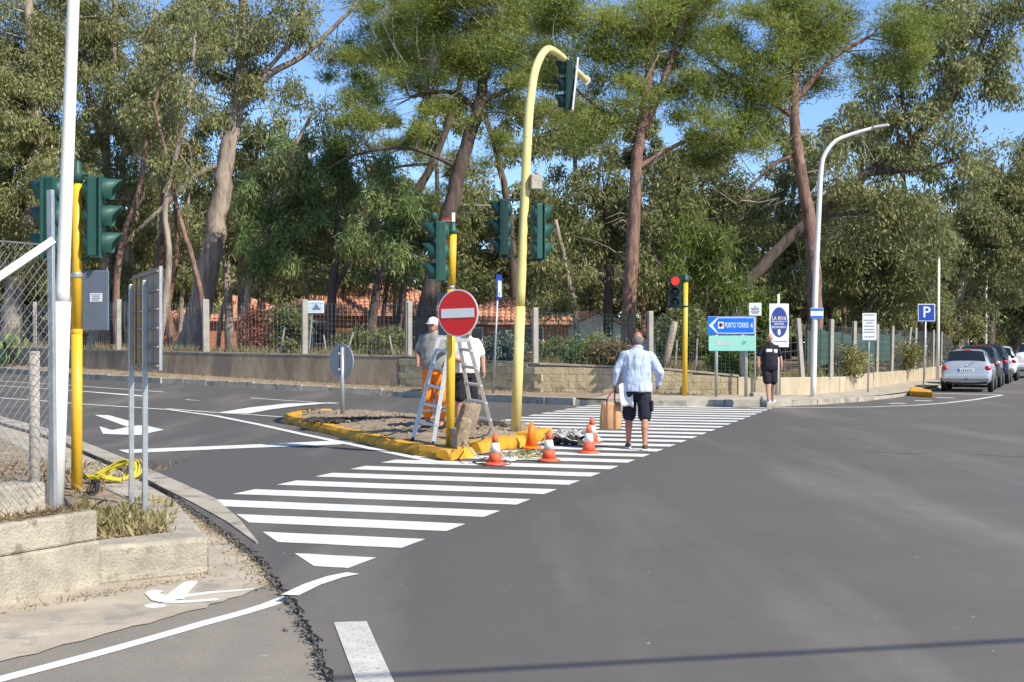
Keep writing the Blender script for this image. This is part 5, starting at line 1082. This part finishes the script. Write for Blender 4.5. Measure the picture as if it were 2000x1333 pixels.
tree('eucalyptus leaning far right over the lamp post', E, [([(1425, 690), (1440, 600), (1480, 530), (1570, 440), (1680, 350), (1780, 275), (1870, 180), (1930, 60)], 31, 10), ([(1700, 335), (1800, 330), (1900, 300)], 12, 5), ([(1570, 440), (1640, 420), (1740, 410)], 12, 5), ([(1780, 275), (1760, 160), (1790, 60)], 11, 4)], [(1850, 110, 110, 110), (1740, 220, 90, 70), (1900, 40, 110, 80), (1640, 270, 60, 60), (1830, 300, 90, 70), (1700, 420, 90, 70), (1620, 350, 60, 50), (1790, 400, 90, 70), (1950, 110, 60, 80)], Y=53, bark='bark_dark', dead=6)
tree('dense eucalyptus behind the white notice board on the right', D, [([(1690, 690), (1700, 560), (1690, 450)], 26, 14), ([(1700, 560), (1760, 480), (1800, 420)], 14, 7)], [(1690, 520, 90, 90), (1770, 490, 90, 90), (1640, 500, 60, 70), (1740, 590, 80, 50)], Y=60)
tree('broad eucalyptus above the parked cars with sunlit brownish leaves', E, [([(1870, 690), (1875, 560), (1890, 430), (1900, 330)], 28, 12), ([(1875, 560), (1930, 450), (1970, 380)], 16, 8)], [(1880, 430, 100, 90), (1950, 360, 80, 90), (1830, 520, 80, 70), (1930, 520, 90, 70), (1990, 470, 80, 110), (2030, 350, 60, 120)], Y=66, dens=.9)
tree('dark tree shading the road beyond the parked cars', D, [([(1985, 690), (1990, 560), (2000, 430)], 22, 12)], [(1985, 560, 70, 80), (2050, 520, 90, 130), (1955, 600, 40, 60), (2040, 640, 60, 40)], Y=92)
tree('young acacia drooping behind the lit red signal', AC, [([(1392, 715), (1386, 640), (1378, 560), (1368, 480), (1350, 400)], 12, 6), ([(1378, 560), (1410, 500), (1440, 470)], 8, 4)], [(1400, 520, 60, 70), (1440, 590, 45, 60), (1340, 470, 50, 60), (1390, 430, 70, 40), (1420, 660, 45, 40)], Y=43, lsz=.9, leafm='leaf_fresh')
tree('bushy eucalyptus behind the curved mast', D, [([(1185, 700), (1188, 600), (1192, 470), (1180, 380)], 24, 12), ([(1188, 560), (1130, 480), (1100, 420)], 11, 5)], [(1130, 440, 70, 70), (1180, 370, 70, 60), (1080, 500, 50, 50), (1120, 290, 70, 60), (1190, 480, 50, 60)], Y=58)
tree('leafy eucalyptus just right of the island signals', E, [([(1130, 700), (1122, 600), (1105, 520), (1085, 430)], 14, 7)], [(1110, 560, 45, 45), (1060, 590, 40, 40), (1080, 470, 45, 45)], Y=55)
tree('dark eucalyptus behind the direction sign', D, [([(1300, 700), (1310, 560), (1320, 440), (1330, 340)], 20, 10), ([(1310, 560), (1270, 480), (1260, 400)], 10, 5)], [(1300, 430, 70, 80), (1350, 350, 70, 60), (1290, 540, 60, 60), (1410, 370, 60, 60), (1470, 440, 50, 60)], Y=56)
# background wood: individual trees, farther back
words = ['farthest left', 'second from the left', 'third from the left', 'fourth from the left', 'fifth from the left', 'sixth from the left', 'seventh from the left', 'just left of the middle', 'in the middle', 'just right of the middle', 'seventh from the right', 'sixth from the right', 'fifth from the right', 'fourth from the right', 'third from the right', 'second from the right', 'farthest right']
for k, wds in enumerate(words):
    x = -60+133*k; Y_ = 86+random.uniform(-6, 10); lean = random.gauss(0, 30); tall = random.choice((190, 230, 260)) if k not in (5, 6, 15) else 320
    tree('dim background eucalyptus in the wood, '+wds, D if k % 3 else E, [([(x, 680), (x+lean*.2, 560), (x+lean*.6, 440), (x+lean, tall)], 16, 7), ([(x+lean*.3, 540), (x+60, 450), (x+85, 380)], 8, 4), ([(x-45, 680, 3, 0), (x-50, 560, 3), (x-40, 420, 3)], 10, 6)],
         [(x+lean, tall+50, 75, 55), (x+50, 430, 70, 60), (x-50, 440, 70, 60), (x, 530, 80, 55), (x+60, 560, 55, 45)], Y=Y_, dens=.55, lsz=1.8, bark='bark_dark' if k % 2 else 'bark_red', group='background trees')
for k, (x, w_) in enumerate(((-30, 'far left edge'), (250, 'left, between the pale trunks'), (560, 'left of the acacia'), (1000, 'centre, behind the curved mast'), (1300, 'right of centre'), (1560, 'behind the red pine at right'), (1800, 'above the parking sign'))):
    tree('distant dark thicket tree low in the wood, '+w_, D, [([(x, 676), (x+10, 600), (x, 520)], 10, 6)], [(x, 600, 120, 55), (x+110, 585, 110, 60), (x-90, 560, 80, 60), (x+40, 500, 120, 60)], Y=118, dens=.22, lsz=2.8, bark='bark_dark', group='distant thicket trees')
# slim understorey stems
for k, (pp_, w0_, w_) in enumerate((([(306, 690), (322, 600), (330, 500), (322, 400), (345, 300), (372, 180), (380, 60)], 17, 'just left of the big pale trunk'), ([(405, 692), (398, 610), (380, 520), (352, 430), (330, 330), (300, 200)], 15, 'crossing behind the big pale trunk'), ([(486, 692), (482, 600), (498, 500), (520, 420), (560, 320), (610, 220)], 16, 'leaning right above the reddish bush'), ([(520, 692), (516, 620), (505, 520), (500, 400)], 13, 'left of the laurel bush'), ([(612, 694), (606, 620), (596, 540), (600, 450)], 13, 'behind the tilted sign post'), ([(232, 690), (226, 600), (238, 480), (275, 360), (290, 240), (330, 120)], 18, 'behind the second fence post'), ([(150, 690), (138, 600), (130, 480), (150, 360)], 18, 'between the white lamp pole and the yellow pole'), ([(745, 696), (748, 620), (756, 540), (748, 440)], 12, 'in front of the orange roof'))):
    tree('slim pale eucalyptus stem '+w_, E, [(pp_, w0_, 6)], [(pp_[-1][0], pp_[-1][1], 50, 50), (pp_[-2][0]+15, pp_[-2][1], 32, 30)], Y=57.5+.4*k if k != 6 else 62, dens=.7, bark=('bark_pale', 'bark_red')[k % 2], group='slim pale eucalyptus stems')
for k, (x, y_, ln_, w_) in enumerate(((212, 68, 8, 'behind the left signal'), (292, 74, -6, 'left of the big pale trunk'), (352, 78, 10, 'close behind the big pale trunk'), (512, 70, -14, 'behind the reddish bush'), (548, 64, 18, 'behind the laurel bush'), (590, 72, 6, 'left of the tilted sign'), (690, 66, -10, 'right of the tilted sign'), (862, 62, 22, 'behind the worker in the white cap'), (1060, 62, -16, 'right of the curved mast'), (1152, 60, 10, 'in front of the white gable'), (1255, 64, 12, 'close right of the tall red pine'), (1350, 60, -14, 'behind the lit signal'), (1500, 58, 20, 'behind the restaurant panel'), (1650, 64, -8, 'right of the lamp post'))):
    tree('slim shaded eucalyptus stem '+w_, D, [([(x, 690), (x+ln_*.3, 590), (x+ln_, 480), (x+ln_*1.6, 380), (x+ln_*2.2, 300)], 11, 5)], [(x+ln_*1.8, 360, 45, 55), (x+ln_*1.2, 450, 40, 40), (x+ln_+20, 540, 34, 26)], Y=y_, dens=.8, lsz=1.1, bark=('bark_dark', 'bark_red', 'bark_pale')[k % 3], group='slim understorey trees')
N = 52000; fx = RNG.uniform(-75, 95, N); fz = RNG.random(N)**1.15*(7.0+2.2*np.sin(fx*.21)+1.4*np.sin(fx*.53+2)); fy = 128+RNG.normal(0, 5, N); fz += .8
fo_ = leaf_mesh('far_wood', 'leaf_euc_dark', np.stack([fx, fy, fz], 1), RNG.normal(size=(N, 3))+np.array([0, 0, -.6]), RNG.uniform(.5, 1.2, N), RNG.uniform(.25, .5, N), None, RNG.normal(.35, .2, N)+.15*np.sin(fx*.9)*np.sin(fz*1.3), (0, 0, 0)); stuff(fo_, 'far dark wood closing the view behind the trees', 'wood')
# ---------------------------------------------------------------- shrubs, weeds, litter
def shrub(label, px, py, rx, ry, dY, kind, leafm=None, dens=1.6, lsz=.7):
    r = near_on(px); Yb = r[1]+dY
    return tree(label, kind, [([(px, py+ry), (px+4, py), (px-3, py-ry*.6)], 5, 2), ([(px, py+ry*.8), (px+rx*.5, py)], 3, 1)], [(px, py, rx, ry, 0, max(.5, rx/F*Yb*.8))], 'shrub', Yb, leafm=leafm, dens=dens*5., lsz=lsz*1.15)
shrub('olive bush spilling over the fence left of the parked cars', 1862, 632, 66, 66, .5, 'olive', dens=.7, lsz=1.1)
shrub('yellow-green hedge bush behind the leaning posts', 1655, 708, 55, 20, .5, 'olive', 'leaf_olive', 1.0, .9)
shrub('yellowish hedge bush below the parking sign', 1760, 690, 40, 24, 1.2, 'olive', 'leaf_olive', .6, .9)
shrub('bright bush behind the restaurant panel', 1495, 640, 42, 62, 1.5, 'olive', 'leaf_fresh', .8, 1.)
shrub('green bush below the direction sign', 1425, 705, 42, 32, .9, 'fresh', 'leaf_fresh', .7, .8)
shrub('dark bush behind the wire mesh in front of the white gable', 1165, 690, 36, 22, 1.2, 'olive', 'leaf_acacia', .8, .9)
shrub('brown dry bush at the foot of the tall red pine', 1195, 695, 42, 20, .7, 'olive', 'leaf_dry', 1., .8)
shrub('grey-green spiky bush left of the curved mast', 985, 680, 34, 32, .7, 'fresh', 'leaf_bluegrey', .9, .8)
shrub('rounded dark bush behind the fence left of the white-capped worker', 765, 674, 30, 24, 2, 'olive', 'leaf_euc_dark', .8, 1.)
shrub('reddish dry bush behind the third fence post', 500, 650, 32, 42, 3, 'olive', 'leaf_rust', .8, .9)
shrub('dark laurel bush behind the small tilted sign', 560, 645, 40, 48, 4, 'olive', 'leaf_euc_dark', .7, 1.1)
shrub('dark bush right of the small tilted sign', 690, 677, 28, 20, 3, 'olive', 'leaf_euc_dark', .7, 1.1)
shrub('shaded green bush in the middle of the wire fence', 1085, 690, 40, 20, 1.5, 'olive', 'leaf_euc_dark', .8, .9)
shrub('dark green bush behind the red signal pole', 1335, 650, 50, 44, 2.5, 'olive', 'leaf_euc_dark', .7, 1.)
def blades(name, label, cat, m, pts, ln, wd, up, spread, par=None):
    n = len(pts); pos = np.array(pts); ax = RNG.normal(size=(n, 3))*spread+np.array([0, 0, up]); ax[:, 2] = np.abs(ax[:, 2])*(1 if up > 0 else -1)
    o = leaf_mesh(name, m, pos, ax, RNG.uniform(.5, 1.3, n)*ln, RNG.uniform(.6, 1.3, n)*wd, None, RNG.normal(.5, .25, n), (0, 0, 0)); return stuff(o, label, cat)
def band(pxs, dy0, dy1, n, wob=.5):          # points along the wall top / verge
    out = []
    for _ in range(n):
        px = random.uniform(*pxs); r = near_on(px); dy = random.uniform(dy0, dy1); clump = math.sin(px*.043)+math.sin(px*.11+1)
        if random.random() < .35+.3*clump: out.append((r[0]+random.gauss(0, .1), r[1]+dy, (r[2]-.12 if dy > 0 else r[3]-.0)))
    return out
blades('dry_grass', 'pale dry grass growing along the top of the roadside walls', 'grass', 'straw', band((-30, 1450), .25, 2.2, 15000), .42, .018, 1.2, .5)
blades('weeds', 'green weeds along the top of the roadside walls', 'weeds', 'leaf_olive', band((-30, 1900), .25, 1.6, 12000), .40, .03, 1.0, .6)
blades('leaf_litter', 'brown fallen leaves on the soil above the walls', 'leaf litter', 'leaf_dry', band((-30, 1900), .3, 3.5, 9000), .14, .05, .15, 1.)
vg = []
for _ in range(5200):
    f = random.random(); i = random.random(); px = random.uniform(-20, 1430); r = near_on(px); k = max(.0, random.gauss(.25, .35)); vg.append((r[0]-.4*k*1.2, r[1]-k*1.1, r[3]-.01-.08*k))
blades('verge_grass', 'short dry grass and straw along the verge below the walls', 'grass', 'straw', vg, .10, .014, .5, .8)
# planting bed near the camera
aloe = []
for _ in range(110):
    c = Vector((random.gauss(-3.1, .42), random.gauss(10.7, .55), .16)); hub = [tuple(c+Vector((random.gauss(0, .03), random.gauss(0, .03), 0))) for _k in range(17)]; aloe += hub
aloe = [p for p in aloe if p[0] < -2.55-.25*(p[1]-10.2) and p[1] > 9.95]
blades('succulents', 'low half-dry succulent plants with pointed leaves in the planting bed', 'succulents', 'leaf_aloe', aloe, .135, .030, .38, .8)
lit = [(random.gauss(-3.0, .5), random.gauss(10.3, .7), .165+random.random()*.02) for _ in range(1500)]; lit = [p for p in lit if p[0] < -2.45-.28*(p[1]-9.9) and p[1] > 9.75]
blades('dry_litter', 'dry straw and dead leaves scattered over the planting bed', 'leaf litter', 'straw', lit, .11, .013, .05, 1.)
lit = []
for _ in range(380): f = random.random(); q = lerp(A, B, .55+.45*f)+nn*random.uniform(.16, .33); lit.append((q.x, q.y, .468+random.random()*.015))
blades('dry_litter', 'dry twigs lying on top of the low concrete wall', 'leaf litter', 'leaf_dry', lit, .08, .008, .02, 1.)
lit = [(random.uniform(-6.5, -3.9), random.uniform(12.5, 16), .17+random.random()*.02) for _ in range(900)]
blades('dry_litter', 'reddish dry leaves around the foot of the yellow pole', 'leaf litter', 'leaf_dry', lit, .12, .02, .1, 1.)
lit = []
for _ in range(520):
    f = random.random(); i = random.randrange(len(ragged)//3, len(ragged)-1); p = ragged[i]; lit.append((p.x-abs(random.gauss(.05, .1)), p.y-random.random()*.1, -.042))
for _ in range(220): q = lerp(A, C0, random.random())+Vector((random.gauss(.05, .05), -abs(random.gauss(0, .06)), 0)); lit.append((q.x, q.y, -.042))
blades('pavement_litter', 'straw and grit gathered along the edges of the side pavement', 'litter', 'straw', lit, .05, .010, .08, 1.)
# prickly pear on the far left verge
g = thing('prickly_pear', 'prickly pear cactus with flat green pads in front of the wall, far left', 'cactus', (-20.9, 56.4, .72)); M['pad'] = mat('cactus_pad', (.13, .20, .06), .6, .2, 5)
M['pad_pale'] = mat('cactus_pad_young', (.26, .35, .12), .6, .15, 5)
for k in range(26):
    a, h_ = random.gauss(0, .55), random.uniform(.1, 1.15); MB().ell((-20.9+a*(1.-.25*h_), 56.4+random.gauss(0, .3), .72+h_), (.17, .045, .23), RZ(random.random()*3) @ Matrix.Rotation(random.gauss(0, .6), 3, 'Y'), 10, 8).build('pad', 'pad' if k % 3 else 'pad_pale', g, True)
for k, (x0, y0, x1, y1) in enumerate(((640, 692, 632, 655), (672, 694, 690, 650), (770, 696, 760, 655), (1318, 720, 1322, 665), (1358, 722, 1362, 662), (1180, 715, 1178, 660), (545, 690, 556, 640))):
    r = near_on((x0)); a, c = P(x0, y0, r[1]+.5), P(x1, y1, r[1]+.6); a.z = r[2]-.15; o = MB().tube([a, lerp(a, c, .5), c], [.035, .03, .028], 6).build('stake', 'post', None, loc=a)
    tag(o, 'thin pale stake in the soil behind the wall, '+('first', 'second', 'third', 'sixth', 'last', 'fifth', 'leftmost')[k]+' of the row', 'stake', 'stakes behind the wall')
r = near_on(1300); a, c = P(1295, 715, r[1]+.9), P(1318, 630, r[1]+1.2); a.z = r[2]-.1; o = MB().tube([a, c], [.12, .10], 8).build('leaning_log', 'bark_pale', None, True, loc=a); tag(o, 'cut pale log leaning behind the fence right of the walking man', 'log')
